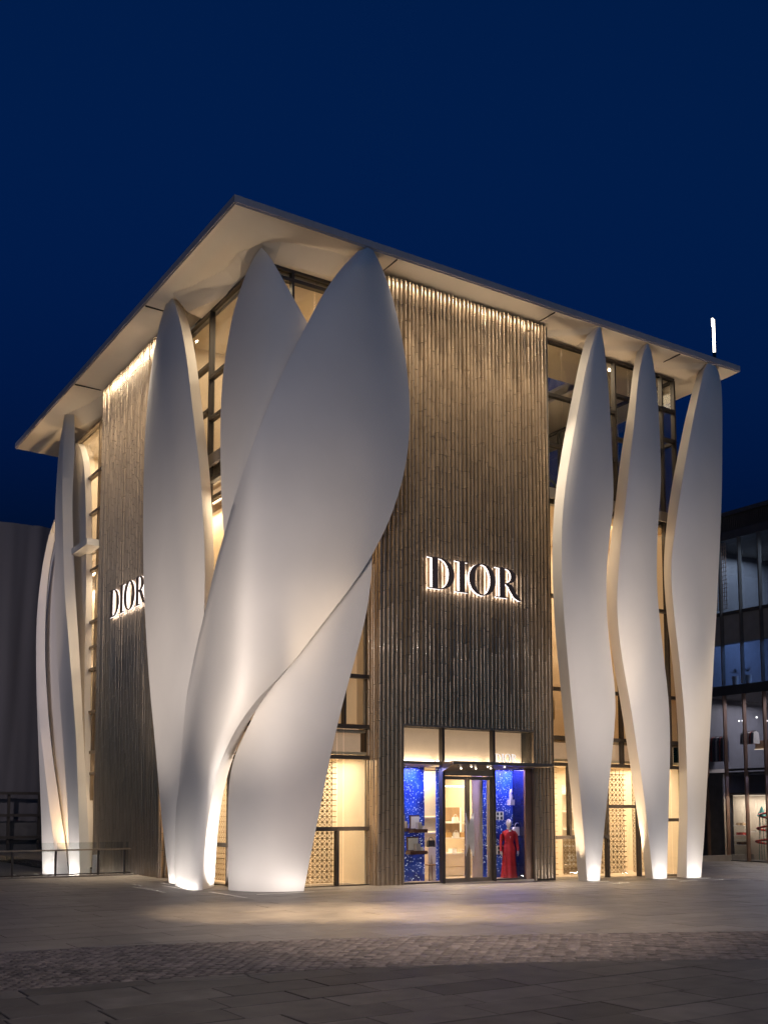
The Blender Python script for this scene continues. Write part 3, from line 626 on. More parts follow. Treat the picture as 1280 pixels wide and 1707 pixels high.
# doors
for k, (a, b) in enumerate(((18.10, 18.965), (18.985, 19.85))):
    m_ = MB(); t = .07
    m_.box(a, a + t, YD, YD + .06, -.02, 3.04); m_.box(b - t, b, YD, YD + .06, -.02, 3.04); m_.box(a + t, b - t, YD, YD + .06, -.02, .10); m_.box(a + t, b - t, YD, YD + .06, 2.94, 3.04)
    d_ = m_.obj('door', M['frame2'], B); box('door_pane', M['glass'], d_, a + t, b - t, YD + .025, YD + .037, .10, 2.94)
    hx = b - .10 if k == 0 else a + .10; zz = 1.35; hm = MB(); sgn = -1 if k == 0 else 1
    pts = []; H_ = .62
    ringF = []
    for i in range(25):
        tt_ = -1 + 2 * i / 24; wv = .02 + .15 * (1 - tt_ * tt_); ringF.append((wv, zz + tt_ * H_))
    vs = []; 
    for wv, z in ringF: vs += [(hx + sgn * 0.03, YD - .11, z), (hx - .0 + sgn * (.03 - wv) * 1, YD - .085 + .03, z), (hx + sgn * .03, YD - .07, z)]
    fs = []
    for i in range(24):
        o = 3 * i; fs += [(o, o + 1, o + 4, o + 3), (o + 1, o + 2, o + 5, o + 4), (o + 2, o, o + 3, o + 5)]
    hm.add(vs, fs); hm.tube([(hx, YD - .09, zz + .3), (hx, YD, zz + .3)], .012); hm.tube([(hx, YD - .09, zz - .3), (hx, YD, zz - .3)], .012)
    hm.obj('handle', M['steel'], d_, smooth=30)
# canopy
cz = 3.36
cp = MB(); x0, x1, y0, y1 = 18.0, 21.78, 24.28, YR + .03
cp.add([(x0, y0, cz), (x1, y0, cz), (x1, y1, cz - .02), (x0, y1, cz - .20), (x0, y0, cz + .09), (x1, y0, cz + .09), (x1, y1, cz + .09), (x0, y1, cz + .09)],
       [(0, 3, 2, 1), (4, 5, 6, 7), (0, 1, 5, 4), (1, 2, 6, 5), (2, 3, 7, 6), (3, 0, 4, 7)])
canopy = cp.obj('canopy', M['frame2'], B)
for x, y in ((18.5, 24.58), (18.75, 24.42), (19.05, 24.6), (19.35, 24.42), (19.6, 24.6), (20.0, 24.45)):
    zb = cz - .20 * (1 - (x - 18) / 3.78) * (y - y0) / (y1 - y0) - .012
    MB().tube([(x, y, zb - .012), (x, y, zb + .01)], .022, 10).obj('downlight', M['lamp'], canopy)

# shop window displays ----------------------------------------------
def xa(u, Y): return float(ony(u, 1400, Y)[0])
def za(u, v, Y): return float(ony(u, v, Y)[2])
def star(u0, u1, y, z0, z1, label, x1=None):
    o = MB().box(xa(u0, y), x1 or xa(u1, y), y, y + .04, z0, z1).obj('display_backdrop', M['star']); return tag(o, label, 'backdrop')
YB = YD + .85
star(666, 707.5, YB, 0, 3.34, 'wide starry blue backdrop in the left shop window')
star(727.5, 737.5, YD + .7, 0, 3.34, 'narrow starry blue panel beside the left door post')
star(820, 872, YB, 0, 3.34, 'starry blue backdrop behind the red mannequin in the right shop window', x1=EX1 - .03)
star(805.5, 811.5, YD + 1.0, 0, 3.0, 'slim starry blue panel seen through the right door leaf')
o = MB().box(EX1 - .028, EX1 - .002, YD + .12, YB + .05, 0, 3.34).obj('mirror_panel', mat('navy_mirror', (.01, .012, .06), .08, spec=.9)); tag(o, 'dark blue glossy side wall at the right end of the right shop window', 'panel')
o = MB().box(EX0, 17.99, YD + .12, YB + .5, 3.345, 3.36).obj('display_ceiling', M['cream'], B)
o = MB().box(19.95, EX1, YD + .12, YB + .05, 3.345, 3.36).obj('display_ceiling', M['cream'], B)
box('partition', M['beige'], B, xa(787, YD + 1.1), xa(805, YD + 1.1), YD + 1.1, YD + 1.14, 0, 3.3); box('partition', M['beige'], B, xa(812, YD + 1.1), xa(822, YD + 1.1), YD + 1.1, YD + 1.14, 0, 3.3)
pp = MB().tube([(xa(880, YD + .3), YD + .3, 0), (xa(880, YD + .3), YD + .3, 3.3)], .022, 8).obj('display_rod', M['white']); tag(pp, 'thin upright rod at the right of the starry window', 'rod')
YS = YD + 3.2
shelf = empty('wall_shelf', (18.4, YS, 0), 'backlit bag shelves seen through the left door leaf', 'shelf')
s0, s1 = xa(738, YS), xa(773, YS); zA, zB, zT = za(760, 1371, YS), za(760, 1396, YS), za(760, 1346, YS)
box('back_panel', M['wood'], shelf, s0, s1, YS + .22, YS + .25, zB, zT)
for z in (zA, zB): box('shelf', M['white'], shelf, s0, s1 + .1, YS - .15, YS + .21, z - .03, z); box('shelf_light', M['strip2'], shelf, s0, s1, YS + .18, YS + .21, z + .003, z + .03)
box('side_light', M['strip2'], shelf, s1 + .005, s1 + .05, YS + .20, YS + .23, zB, zT)
box('cove_light', M['strip'], shelf, xa(735, YS), xa(785, YS), YS + .1, YS + .2, za(760, 1310, YS) - .03, za(760, 1310, YS))
YT = YD + 1.7
sh2 = empty('wall_shelf', (17.6, YT, 0), 'narrow lit shelf tower between the starry panels in the left window', 'shelf')
t0, t1 = xa(703, YT), xa(738, YT)
box('back_panel', M['cream'], sh2, t0, t1, YT + .25, YT + .28, 0, 3.3)
for v_ in (1362, 1388, 1418): z = za(717, v_, YT); box('shelf', M['white'], sh2, t0, t1, YT, YT + .24, z - .03, z); box('shelf_light', M['strip2'], sh2, t0, t1, YT + .21, YT + .24, z + .003, z + .03)
def handbag(x, y, z, s, m_, label, group='handbags on display'):
    e = empty('handbag', (x, y, z), label, 'handbag', group); b_ = MB()
    b_.loft([[(x + sx * s * .5 * k, y + sy * s * .16 * k, z + zz_) for sx, sy in ((-1, -1), (1, -1), (1, 1), (-1, 1))] for k, zz_ in ((.96, 0), (1, s * .1), (.94, s * .55), (.84, s * .72), (.8, s * .74))]).obj('bag_body', M[m_], e)
    MB().tube([(x + s * .27 * math.cos(a), y, z + s * .72 + s * .36 * math.sin(a)) for a in np.linspace(0, math.pi, 11)], s * .035, 6).obj('bag_handle', M[m_], e)
    return e
handbag(xa(759, YS), YS, zA, .24, 'white', 'white handbag on the upper backlit shelf seen through the door')
handbag(xa(747, YS), YS, zB, .22, 'gold', 'gold handbag at the left of the lower backlit shelf'); handbag(xa(760, YS), YS, zB, .22, 'white', 'small white handbag at the middle of the lower backlit shelf')
handbag(xa(771, YS), YS, zB, .22, 'gold', 'gold handbag at the right of the lower backlit shelf')
zbb = za(718, 1412, YD + 1.3)
handbag(xa(718, YD + 1.3), YD + 1.3, zbb, .27, 'black', 'black bag with a curved handle on a plinth in the left window')
pl = MB().box(xa(709, YD + 1.3), xa(726, YD + 1.3), YD + 1.15, YD + 1.5, 0, zbb).obj('display_plinth', M['cream']); tag(pl, 'cream plinth under the black bag in the left window', 'plinth')
YC = YD + 2.4; zc = za(760, 1422, YC)
ct = empty('display_counter', (19, YC, 0), 'long cream counter seen through the left door leaf', 'counter')
box('counter_body', M['cream'], ct, xa(738, YC), xa(790, YC), YC, YC + .5, 0, zc - .04); box('counter_top', M['white'], ct, xa(738, YC) - .02, xa(790, YC) + .02, YC - .03, YC + .52, zc - .038, zc)
box('drawer_line', M['wood'], ct, xa(738, YC), xa(790, YC), YC - .006, YC - .002, zc * .38, zc * .38 + .015)
bx_ = MB().box(xa(750, YC + .2), xa(758, YC + .2), YC + .1, YC + .3, zc, zc + .13).obj('gift_box', M['white']); tag(bx_, 'small white box at the left on the cream counter', 'box')
bx_ = MB().box(xa(766, YC + .2), xa(774, YC + .2), YC + .1, YC + .3, zc, zc + .10).obj('gift_box', M['beige']); tag(bx_, 'small tan box at the right on the cream counter', 'box')
def stool(x, y):
    e = empty('wooden_chair', (x, y, 0), 'small wooden chair behind the left window, under the shelves', 'chair')
    box('seat', M['chair'], e, x - .2, x + .2, y - .2, y + .2, .44, .47)
    for sx in (-1, 1):
        for sy in (-1, 1): MB().tube([(x + sx * .2, y + sy * .2, 0), (x + sx * .16, y + sy * .16, .44)], .014, 6).obj('leg', M['chair'], e)
    MB().tube([(x - .17, y + .18, .47), (x - .17, y + .22, .8), (x + .17, y + .22, .8), (x + .17, y + .18, .47)], .014, 6).obj('backrest', M['chair'], e)
stool(xa(716, YD + 1.0), YD + .95)
def trunk(x, y, z, s, label):
    e = empty('open_trunk', (x, y, z), label, 'display case', 'open trunks floating in the left window')
    m_ = MB(); m_.box(x - s, x + s, y - .12, y + .12, z, z + .10).obj('tray', M['brown'], e)
    m_ = MB(); m_.box(x - s * .8, x + s * .5, y + .121, y + .16, z + .05, z + .5).obj('lid', M['brown'], e); box('lining', M['white'], e, x - s * .7, x + s * .4, y + .09, y + .119, z + .12, z + .46)
    box('small_box', M['steel'], e, x - s * .2, x + s * .35, y - .06, y + .05, z + .102, z + .30); box('small_box', M['white'], e, x + s * .45, x + s * .7, y - .06, y + .05, z + .102, z + .2)

YK = YD + .45
trunk(xa(697, YK), YK, za(697, 1388, YK), .25, 'upper open trunk with white lining in the left window'); trunk(xa(694, YK), YK, za(697, 1424, YK), .30, 'lower open trunk with white lining in the left window')
trunk(xa(676, YK), YK, za(697, 1386, YK), .08, 'sliver of an upper trunk at the left edge of the left window')
def perfume(x, y, z, s, label):
    e = empty('display_tower', (x, y, z), label, 'ornament')
    box('tower_base', M['white'], e, x - s, x + s, y - .05, y + .05, z, z + s * 1.6)
    for i in (-1, 1): 
        for k_ in (0, 1): box('opening', M['navy'], e, x + i * s * .45 - s * .22, x + i * s * .45 + s * .22, y - .056, y - .051, z + .1 * s + k_ * s * .8, z + s * .65 + k_ * s * .8)
YO = YD + .6
perfume(xa(831, YO), YO, za(831, 1367, YO), .16, 'small white house-shaped ornament at the left edge of the right window'); perfume(xa(832, YO), YO, za(831, 1424, YO), .16, 'lower white house-shaped ornament beside the red mannequin')
fx, fz_ = xa(852, YO), za(852, 1333, YO)
fig = empty('figurine', (fx, YO, fz_), 'small white figurine floating above the red mannequin', 'figurine')
MB().box(fx - .08, fx + .08, YO - .08, YO + .08, fz_ - .17, fz_).obj('base_box', M['white'], fig)
MB().tube([(fx, YO, fz_), (fx + .01, YO, fz_ + .1), (fx - .02, YO, fz_ + .2), (fx + .01, YO, fz_ + .26), (fx + .01, YO, fz_ + .32)], [.05, .06, .035, .05, .02], 8).obj('statuette', M['white'], fig, smooth=60)
handbag(xa(862, YO), YO, za(862, 1393, YO), .36, 'white', 'large quilted white handbag hanging beside the red mannequin')
mx, my = xa(848, YD + .40), YD + .40; mz = .02
man = empty('mannequin', (mx, my, 0), 'mannequin in a red jacket and long red skirt in the right shop window', 'mannequin')
def ell(cx_, cy_, z, a, b, n=20, ph=0, wav=0, k=7): return [(cx_ + a * (1 + wav * math.sin(k * t + ph)) * math.cos(t), cy_ + b * (1 + wav * math.sin(k * t + ph)) * math.sin(t), z) for t in np.linspace(0, 2 * math.pi, n, endpoint=False)]
MB().loft([ell(mx, my, z, a, b, 42, z * 2, w_) for z, a, b, w_ in ((mz, .245, .20, .13), (.2, .22, .185, .12), (.5, .20, .165, .09), (.8, .185, .15, .04), (.95, .17, .13, .02))]).obj('skirt', M['red'], man, smooth=50)
MB().loft([ell(mx, my, z, a, b) for z, a, b in ((.72, .215, .15), (.85, .20, .145), (1.0, .17, .12), (1.08, .145, .105), (1.2, .17, .125), (1.33, .195, .125), (1.41, .19, .10), (1.455, .11, .07), (1.47, .06, .055))]).obj('jacket', M['red'], man, smooth=60)
MB().add([(mx - .04, my - .09, 1.46), (mx + .04, my - .09, 1.46), (mx, my - .136, 1.2)], [(0, 2, 1)]).obj('blouse', M['white'], man)
for s_ in (-1, 1):
    MB().tube([(mx + s_ * .16, my, 1.40), (mx + s_ * .225, my, 1.30), (mx + s_ * .25, my + .01, 1.08), (mx + s_ * .27, my - .03, .90), (mx + s_ * .265, my - .05, .82)], [.05, .058, .05, .043, .04], 10).obj('sleeve', M['red'], man, smooth=60)
    hnd = MB(); hx, hy, hz = mx + s_ * .265, my - .055, .80
    hnd.tube([(hx, hy, hz + .03), (hx, hy, hz - .02), (hx, hy - .005, hz - .07)], [.022, .03, .028], 8)
    for q in range(4): hnd.tube([(hx, hy - .03 + q * .018, hz - .06), (hx - s_ * .004, hy - .032 + q * .018, hz - .10), (hx - s_ * .016, hy - .032 + q * .018, hz - .135 + abs(q - 1) * .008)], [.0085, .0078, .006], 6)
    hnd.tube([(hx, hy - .028, hz - .02), (hx - s_ * .01, hy - .05, hz - .05), (hx - s_ * .012, hy - .052, hz - .08)], [.011, .0095, .007], 6)
    hnd.obj('hand', M['skin'], man, smooth=60)
MB().loft([ell(mx, my + dy, z, a, b, 16) for z, a, b, dy in ((1.44, .05, .05, 0), (1.53, .045, .047, 0), (1.555, .05, .065, -.01), (1.59, .068, .083, -.01), (1.66, .078, .095, 0), (1.72, .073, .09, .005), (1.765, .05, .062, .01), (1.785, .015, .02, .01))]).obj('head', M['skin'], man, smooth=60)
MB().add([(mx - .012, my - .09, 1.67), (mx + .012, my - .09, 1.67), (mx + .014, my - .093, 1.625), (mx - .014, my - .093, 1.625), (mx, my - .118, 1.632)], [(0, 1, 4), (1, 2, 4), (2, 3, 4), (3, 0, 4)]).obj('nose', M['skin'], man)
man.rotation_euler = (0, 0, R(-20))
# right of the entrance: items behind screens
for i, (x, z) in enumerate(((25.3, .55), (25.75, 1.15), (26.1, .55), (25.5, 1.75))): handbag(x, 27.42, -.1 + .375 + (i % 4) * .6 + .035, .28, 'white', ['pale bag on the lowest lit shelf between the right petal columns', 'pale bag on the second lit shelf between the right petal columns', 'pale bag on the third lit shelf between the right petal columns', 'pale bag on the top lit shelf between the right petal columns'][i])
# first floor clothes
def rack(x, y, z, n, label, mats=('black', 'gold', 'wood', 'brown')):
    e = empty('clothes_rail', (x, y, z), label, 'clothes rail')
    MB().tube([(x, y, z + 1.6), (x + n * .09, y, z + 1.6)], .015, 6).obj('rail', M['steel'], e)
    for q in (0, n * .09): MB().tube([(x + q, y, z), (x + q, y, z + 1.6)], .012, 6).obj('upright', M['steel'], e)
    for i in range(n):
        X = x + .05 + i * .088; h = random.uniform(.7, 1.2)
        MB().loft([[(X + sx * .025 * k, y + sy * .2 * k, zz_) for sx, sy in ((-1, -1), (1, -1), (1, 1), (-1, 1))] for k, zz_ in ((1.15, z + 1.5 - h), (1, z + 1.3), (.8, z + 1.5), (.1, z + 1.56))]).obj('garment', M[random.choice(mats)], e)
rack(22.6, 26.5, 4.38, 12, 'rail of dark and tan clothes on the first floor right of the entrance wall'); rack(25.2, 26.5, 4.38, 12, 'rail of dark and tan clothes on the first floor between the right petal columns')
# pot plant on the top floor
pe = empty('pot_plant', (25.3, 27.2, 12.42), 'green pot plant on the top floor behind the right window wall', 'plant')
MB().tube([(25.3, 27.2, 12.42), (25.3, 27.2, 12.8)], [.16, .2], 12).obj('pot', M['white'], pe)
lf = MB()
for i in range(90):
    a = random.uniform(0, 6.28); b = random.uniform(.2, 1.3); L_ = random.uniform(.3, .9); d = Vector((math.cos(a) * math.cos(b), math.sin(a) * math.cos(b), math.sin(b))); p = Vector((25.3, 27.2, 12.85)) + d * random.uniform(.05, .5)
    s_ = d.cross(Vector((0, 0, 1))).normalized() * .06; lf.add([p, p + d * L_ * .5 + s_, p + d * L_ + Vector((0, 0, -.1)), p + d * L_ * .5 - s_], [(0, 1, 2, 3)])
lf.obj('foliage', M['plant'], pe)

# signs --------------------------------------------------------------
def arc(cx_, cy_, rx, ry, a0, a1, n=24): return [(cx_ + rx * math.cos(t), cy_ + ry * math.sin(t)) for t in np.linspace(R(a0), R(a1), n)]
def quadstrip(x0, x1, y0, y1): return ([(x0, y0), (x0, y1)], [(x1, y0), (x1, y1)])
def serif(x0, x1, s0, s1, y, top):
    d = -1 if top else 1; t = .028
    return [quadstrip(x0, x1, min(y, y + d * t), max(y, y + d * t))]
GL = {
 'D': (1.02, [quadstrip(.15, .35, 0, 1)] + serif(0, .5, .15, .35, 1, True) + serif(0, .5, .15, .35, 0, False) + [(arc(.42, .5, .58, .5, -90, 90), arc(.42, .5, .37, .47, -90, 90))]),
 'I': (.5, [quadstrip(.15, .35, 0, 1)] + serif(0, .5, 0, 0, 1, True) + serif(0, .5, 0, 0, 0, False)),
 'O': (1.06, [(arc(.53, .5, .53, .52, 0, 360, 48), arc(.53, .5, .32, .485, 0, 360, 48))]),
 'R': (1.0, [quadstrip(.15, .35, 0, 1)] + serif(0, .42, 0, 0, 1, True) + serif(0, .5, 0, 0, 0, False) + [(arc(.40, .74, .42, .26, -90, 90), arc(.40, .74, .23, .232, -90, 90))]
      + [([(.36, .50), (.50, .40), (.62, .22), (.75, .06), (.95, -.035), (1.06, -.03)], [(.50, .505), (.66, .46), (.80, .27), (.90, .11), (1.02, .0), (1.07, -.005)])]),
}
def letters(text, org, ux, un, h, depth, label, standoff, facem='letter', litm='letterlit', wk=1.0):
    e = empty('letter_sign', org, label, 'sign'); x = 0; ux = np.array(ux, float); un = np.array(un, float); org = np.array(org, float)
    for ch in text:
        wch, strips = GL[ch]; fm, lm, hm = MB(), MB(), MB()
        for si, (A, Bq) in enumerate(strips):
            e3 = .0025 * si
            def P(p, o): return tuple(org + ux * ((x + p[0] * wk) * h) + np.array([0, 0, 1]) * p[1] * h + un * o)
            o1 = standoff + depth - e3; o2 = o1 - .035 if depth > .05 else o1 - .01; n = len(A)
            for k in range(n - 1):
                fm.add([P(A[k], o1), P(A[k + 1], o1), P(Bq[k + 1], o1), P(Bq[k], o1)], [(0, 1, 2, 3)])
                for poly in (A, Bq):
                    fm.add([P(poly[k], o1), P(poly[k + 1], o1), P(poly[k + 1], o2), P(poly[k], o2)], [(0, 1, 2, 3)])
                    lm.add([P(poly[k], o2 - .002), P(poly[k + 1], o2 - .002), P(poly[k + 1], standoff + e3), P(poly[k], standoff + e3)], [(0, 1, 2, 3)])
                (hm if standoff else lm).add([P(A[k], standoff + e3), P(A[k + 1], standoff + e3), P(Bq[k + 1], standoff + e3), P(Bq[k], standoff + e3)], [(0, 1, 2, 3)])
            for k in (0, n - 1):
                fm.add([P(A[k], o1), P(Bq[k], o1), P(Bq[k], o2), P(A[k], o2)], [(0, 1, 2, 3)]); lm.add([P(A[k], o2 - .002), P(Bq[k], o2 - .002), P(Bq[k], standoff + e3), P(A[k], standoff + e3)], [(0, 1, 2, 3)])
        fo = fm.obj('letter', M[facem], e); lm.obj('lit_edge', M[litm], fo)
        if hm.v: hm.obj('halo_light', M['halo'], fo)
        x += wch * wk + .03
    return e
letters('DIOR', (17.38, YR, 8.42), (1, 0, 0), (0, -1, 0), .93, .12, 'large halo-lit letters over the entrance on the front tiled wall', .10)
letters('DIOR', (XL, 35.80, 8.68), (0, -1, 0), (-1, 0, 0), .95, .085, 'halo-lit letters on the left tiled wall, partly behind a petal column', .10)
M['signwhite'] = mat('sign_white', (.8, .76, .72), .4, emis=(1, .94, .9), es=.9)  # emission added to make the pale canopy letters stand out
letters('DIOR', (19.58, 24.40, cz + .092), (1, 0, 0), (0, -1, 0), .25, .035, 'small pale letters standing on the entrance canopy', .0, facem='signwhite', litm='letter', wk=.9)

# railing at the left ------------------------------------------------
YRL = 33.2
rl = empty('glass_railing', (8, YRL, 0), 'dark metal railing with glass infill beside the left tiled wall', 'railing')
kb = MB().box(-30, 11.88, YRL - .16, YRL + .1, -.45, .04).obj('kerb', M['lgranite'], kind='structure')
box('top_rail', M['frame2'], rl, -8, 11.80, YRL - .03, YRL + .03, .80, .845)
box('bottom_rail', M['frame'], rl, -8, 11.80, YRL - .025, YRL + .025, .06, .10)
xp = [ony(u, 1440, YRL)[0] for u in (207.5, 164, 93, 21)] + [6.7, 5.5, 4.3]
for x in xp: box('post', M['frame'], rl, x - .03, x + .03, YRL - .028, YRL + .028, .041, .795)
ends = [11.78] + xp
for i in range(len(ends) - 1): box('glass_panel', M['rglass'], rl, ends[i + 1] + .05, ends[i] - .05, YRL + .03, YRL + .042, .10, 1.05)
bin_ = MB().tube([(11.45, 35.6, -.45), (11.45, 35.6, .55)], .12, 14).obj('bollard_light', M['white']); tag(bin_, 'short white cylinder behind the railing against the left tiled wall', 'bollard')  # small bin, not a lamp

# sheeted building at the far left ------------------------------------
cb = empty('sheeted_building', (0, 56, 0), 'dark building site wall hidden under hanging grey sheeting at the far left', 'building')
def fold(x, z): return 56 + .12 * math.sin(x * 1.7 + .6 * math.sin(z * .25)) + .05 * math.sin(x * 4.1 + z * .12) + .02 * math.sin(x * 9.3 - z * .3) + .12 * math.exp(-((x - 13.2 - .05 * z) ** 2) / .06) + .12 * math.exp(-((x - 10.2 + .09 * z) ** 2) / .05)
m_ = MB(); nx, nz_ = 260, 60; vs = [(x, fold(x, z), z) for z in np.linspace(1.2, 16.92, nz_) for x in np.linspace(-14, 19, nx)]
m_.add(vs, [(j * nx + i, j * nx + i + 1, (j + 1) * nx + i + 1, (j + 1) * nx + i) for j in range(nz_ - 1) for i in range(nx - 1)])
m_.obj('sheet', M['fabric'], cb, smooth=80)
box('wall_behind', M['dark'], cb, -14, 19, 57, 60, -.45, 16.8)
for x in (10.2, 11.7, 13.2, 14.7): box('scaffold_post', M['frame'], cb, x, x + .12, 55.2, 55.32, -.45, 2.9)
for z in (.6, 1.7, 2.8): box('scaffold_beam', M['frame'], cb, 6, 16, 55.05, 55.19, z, z + .14)
box('hoarding', M['dark2'], cb, 2, 16, 55.6, 55.7, -.45, 1.4)

# building at the right -----------------------------------------------
X0 = 40.5
rb = empty('dark_glass_shop', (X0, 30, 0), 'dark glass fronted shop building at the right edge behind the last petal column', 'building')
box('roof', M['dark'], rb, X0 - .05, 54, 8, 36, 15.95, 16.15)
box('parapet', M['dark'], rb, X0 - .02, 54, 8, 36, 14.8, 15.2)
for y in np.arange(27.5, 34.5, .11): box('rail_bar', M['dark2'], rb, X0 + .05, X0 + .08, y, y + .025, 15.2, 15.9)
box('spandrel', M['grey'], rb, X0 + .06, X0 + .3, 8, 36, 9.83, 11.2); box('storey_band', M['dark'], rb, X0 - .03, X0 + .3, 8, 36, 7.4, 7.86)
box('storey_band', M['dark'], rb, X0 - .02, X0 + .3, 8, 36, 11.2, 11.36); box('plinth', M['dark'], rb, X0 - .02, X0 + .3, 8, 36, -.6, -.27)
ym = [34.3, 33.17, 32.06, 30.95, 29.84, 28.73, 27.6]
for y in ym:
    box('fin', M['copper'], rb, X0 - .16, X0 + .05, y - .03, y + .03, -.3, 7.4); box('fin', M['dark2'], rb, X0 - .16, X0 + .05, y - .03, y + .03, 7.87, 14.8)
box('transom', M['dark'], rb, X0 - .01, X0 + .1, 25, 33.1, 3.85, 3.95)
ye = ym + [26.5]
for i in range(len(ye) - 1):
    b_, a_ = ye[i] - .035, ye[i + 1] + .035
    for z0_, z1_ in ((-.27, 3.85), (3.95, 7.4), (7.87, 9.82), (11.37, 14.8)):
        if i == 0 and z0_ < 0: continue
        box('pane', M['dglass'], rb, X0 + .03, X0 + .045, a_, b_, z0_, z1_)
sw = MB().box(X0 + .02, X0 + .3, 33.45, 36, -.3, 3.7).obj('stone_panel', M['dark2'], rb)
for k in range(6):
    for i in range(2): box('stone_tile', M['grey'] if False else M['dark2'], rb, X0 - .01, X0 + .019, 33.47 + i * .42 + .01, 33.47 + (i + 1) * .42 - .01, 2.0 + k * .26 + .008, 2.0 + (k + 1) * .26 - .008)
box('interior_floor', M['dark2'], rb, X0 + .31, 46, 20, 36, 3.7, 3.8); box('interior_floor', M['dark2'], rb, X0 + .31, 46, 20, 36, -.4, -.28)
box('interior_floor', M['dark2'], rb, X0 + .31, 46, 20, 36, 7.4, 7.5); box('interior_floor', M['dark2'], rb, X0 + .31, 46, 20, 36, 11.2, 11.3)
box('interior_wall', M['grey'], rb, 46, 46.1, 20, 36, -.3, 15); box('interior_wall', M['grey'], rb, X0 + .3, 46, 34.6, 34.7, -.3, 15)
box('lit_wall', M['cream'], rb, X0 + 1.6, X0 + 1.65, 24, 34.2, -.28, 2.75); box('interior_ceiling', M['dark2'], rb, X0 + .31, X0 + 3, 20, 34.5, 2.76, 2.85)
box('cove_light', M['strip2'], rb, X0 + 1.5, X0 + 1.58, 24, 34.1, 2.70, 2.73)
box('lamp_box', M['wood'], rb, X0 + 1.2, X0 + 1.3, 29.5, 32.5, 4.85, 5.27); box('lamp_glow', M['strip2'], rb, X0 + 1.12, X0 + 1.19, 29.5, 32.5, 4.85, 4.88)
for y, z in ((33.05, 6.2), (32.85, 6.2), (32.05, 6.3), (31.5, 6.1)): MB().tube([(X0 + .8, y, z), (X0 + .8, y, z + .06)], .035, 8).obj('downlight', M['lamp'], rb)
for k, (y, z, n_, lab) in enumerate(((33.75, 4.2, 8, 'rail of dark clothes upstairs in the right-hand glass shop building'), (32.0, 4.35, 8, 'rail of pale shirts upstairs in the right-hand glass shop building'))):
    e = empty('clothes_rail', (X0 + .7, y, z), lab, 'clothes rail')
    MB().tube([(X0 + .7, y, z + 1.35), (X0 + .7, y + .8, z + 1.35)], .015, 6).obj('rail', M['steel'], e)
    for i in range(n_):
        Y = y + .05 + i * .1
        MB().loft([[(X0 + .7 + sx * .2 * kk, Y + sy * .03 * kk, zz_) for sx, sy in ((-1, -1), (1, -1), (1, 1), (-1, 1))] for kk, zz_ in ((1.1, z + (.15 if k == 0 else .75)), (1, z + 1.1), (.8, z + 1.27), (.15, z + 1.33))]).obj('garment', M[('navy', 'dark', 'redp', 'navy', 'white')[i % 5] if k == 0 else ('white', 'grey', 'redp')[i % 3]], e)
us = empty('shelf_unit', (X0 + 1, 32.4, -.28), 'stacked shelves of shoes and bags in the ground floor of the glass shop building', 'shelf')
for z in (.38, .83, 1.28, 1.0, .6): box('shelf', M['white'], us, X0 + 1.0, X0 + 1.4, 33.1 if z != 1.0 else 32.7, 33.75 if z != 1.0 else 33.1, z, z + .03)
for i, z in enumerate((.41, .86, 1.31)):
    for q in range(2): box('shoe_box', M[('brown', 'redp', 'wood')[i]], us, X0 + 1.05, X0 + 1.3, 33.25 + q * .22, 33.4 + q * .22, z + .001, z + .12)
# ride-like window ornament
cr = empty('window_ornament', (X0 + .8, 31.2, -.27), 'red and teal spiral Christmas ornament in the window at the right edge', 'ornament')
for q in range(3):
    pts = [(X0 + .85 + .35 * math.cos(t) * (1 - .15 * q), 31.75 + .55 * math.sin(t) * (1 - .15 * q), .45 + .6 * q + .07 * t) for t in np.linspace(0, 6.28, 28)]
    MB().tube(pts, .05, 6).obj('spiral_rail', M['redp'], cr)
for i in range(7):
    y = 31.3 + i * .15; MB().tube([(X0 + .85, y, -.25), (X0 + .85, y + random.uniform(-.1, .1), 1.9)], .014, 5).obj('strut', M['green'], cr)
MB().tube([(X0 + .8, 31.95, 1.75), (X0 + .8, 31.95, 1.85), (X0 + .8, 31.95, 2.2)], [.25, .18, .02], 8).obj('tree_top', M['green'], cr)
for k, (y, z) in enumerate(((32.95, 7.87), (32.2, 7.87), (30.75, 7.87))):
    e = empty('potted_plant', (X0 + .5, y, z), ['pale potted plant on the sill above the shop band, left of three', 'pale potted plant on the sill above the shop band, middle of three', 'pale round pot on the sill above the shop band, right of three'][k], 'plant')
    MB().tube([(X0 + .5, y, z), (X0 + .5, y, z + .45)], [.12, .15], 10).obj('pot', M['white'], e)
    l_ = MB()
    for i in range(40):
        a = random.uniform(0, 6.28); b = random.uniform(-.2, 1.4); d = Vector((math.cos(a) * math.cos(b), math.sin(a) * math.cos(b), math.sin(b))) * random.uniform(.15, .38); p = Vector((X0 + .5, y, z + .6)); s_ = Vector((.02, .03, .0))
        l_.add([p, p + d * .5 + s_, p + d, p + d * .5 - s_], [(0, 1, 2, 3)])
    l_.obj('foliage', M['grey'], e)
gr = MB()
for k in range(9): gr.box(X0 - .05, X0 - .03, 32.85 + k * .11, 32.87 + k * .11, 11.5, 14.7)
for k in range(16): gr.box(X0 - .029, X0 - .012, 32.8, 33.9, 11.5 + k * .2, 11.515 + k * .2)
gr.obj('metal_mesh', M['copper'], rb)

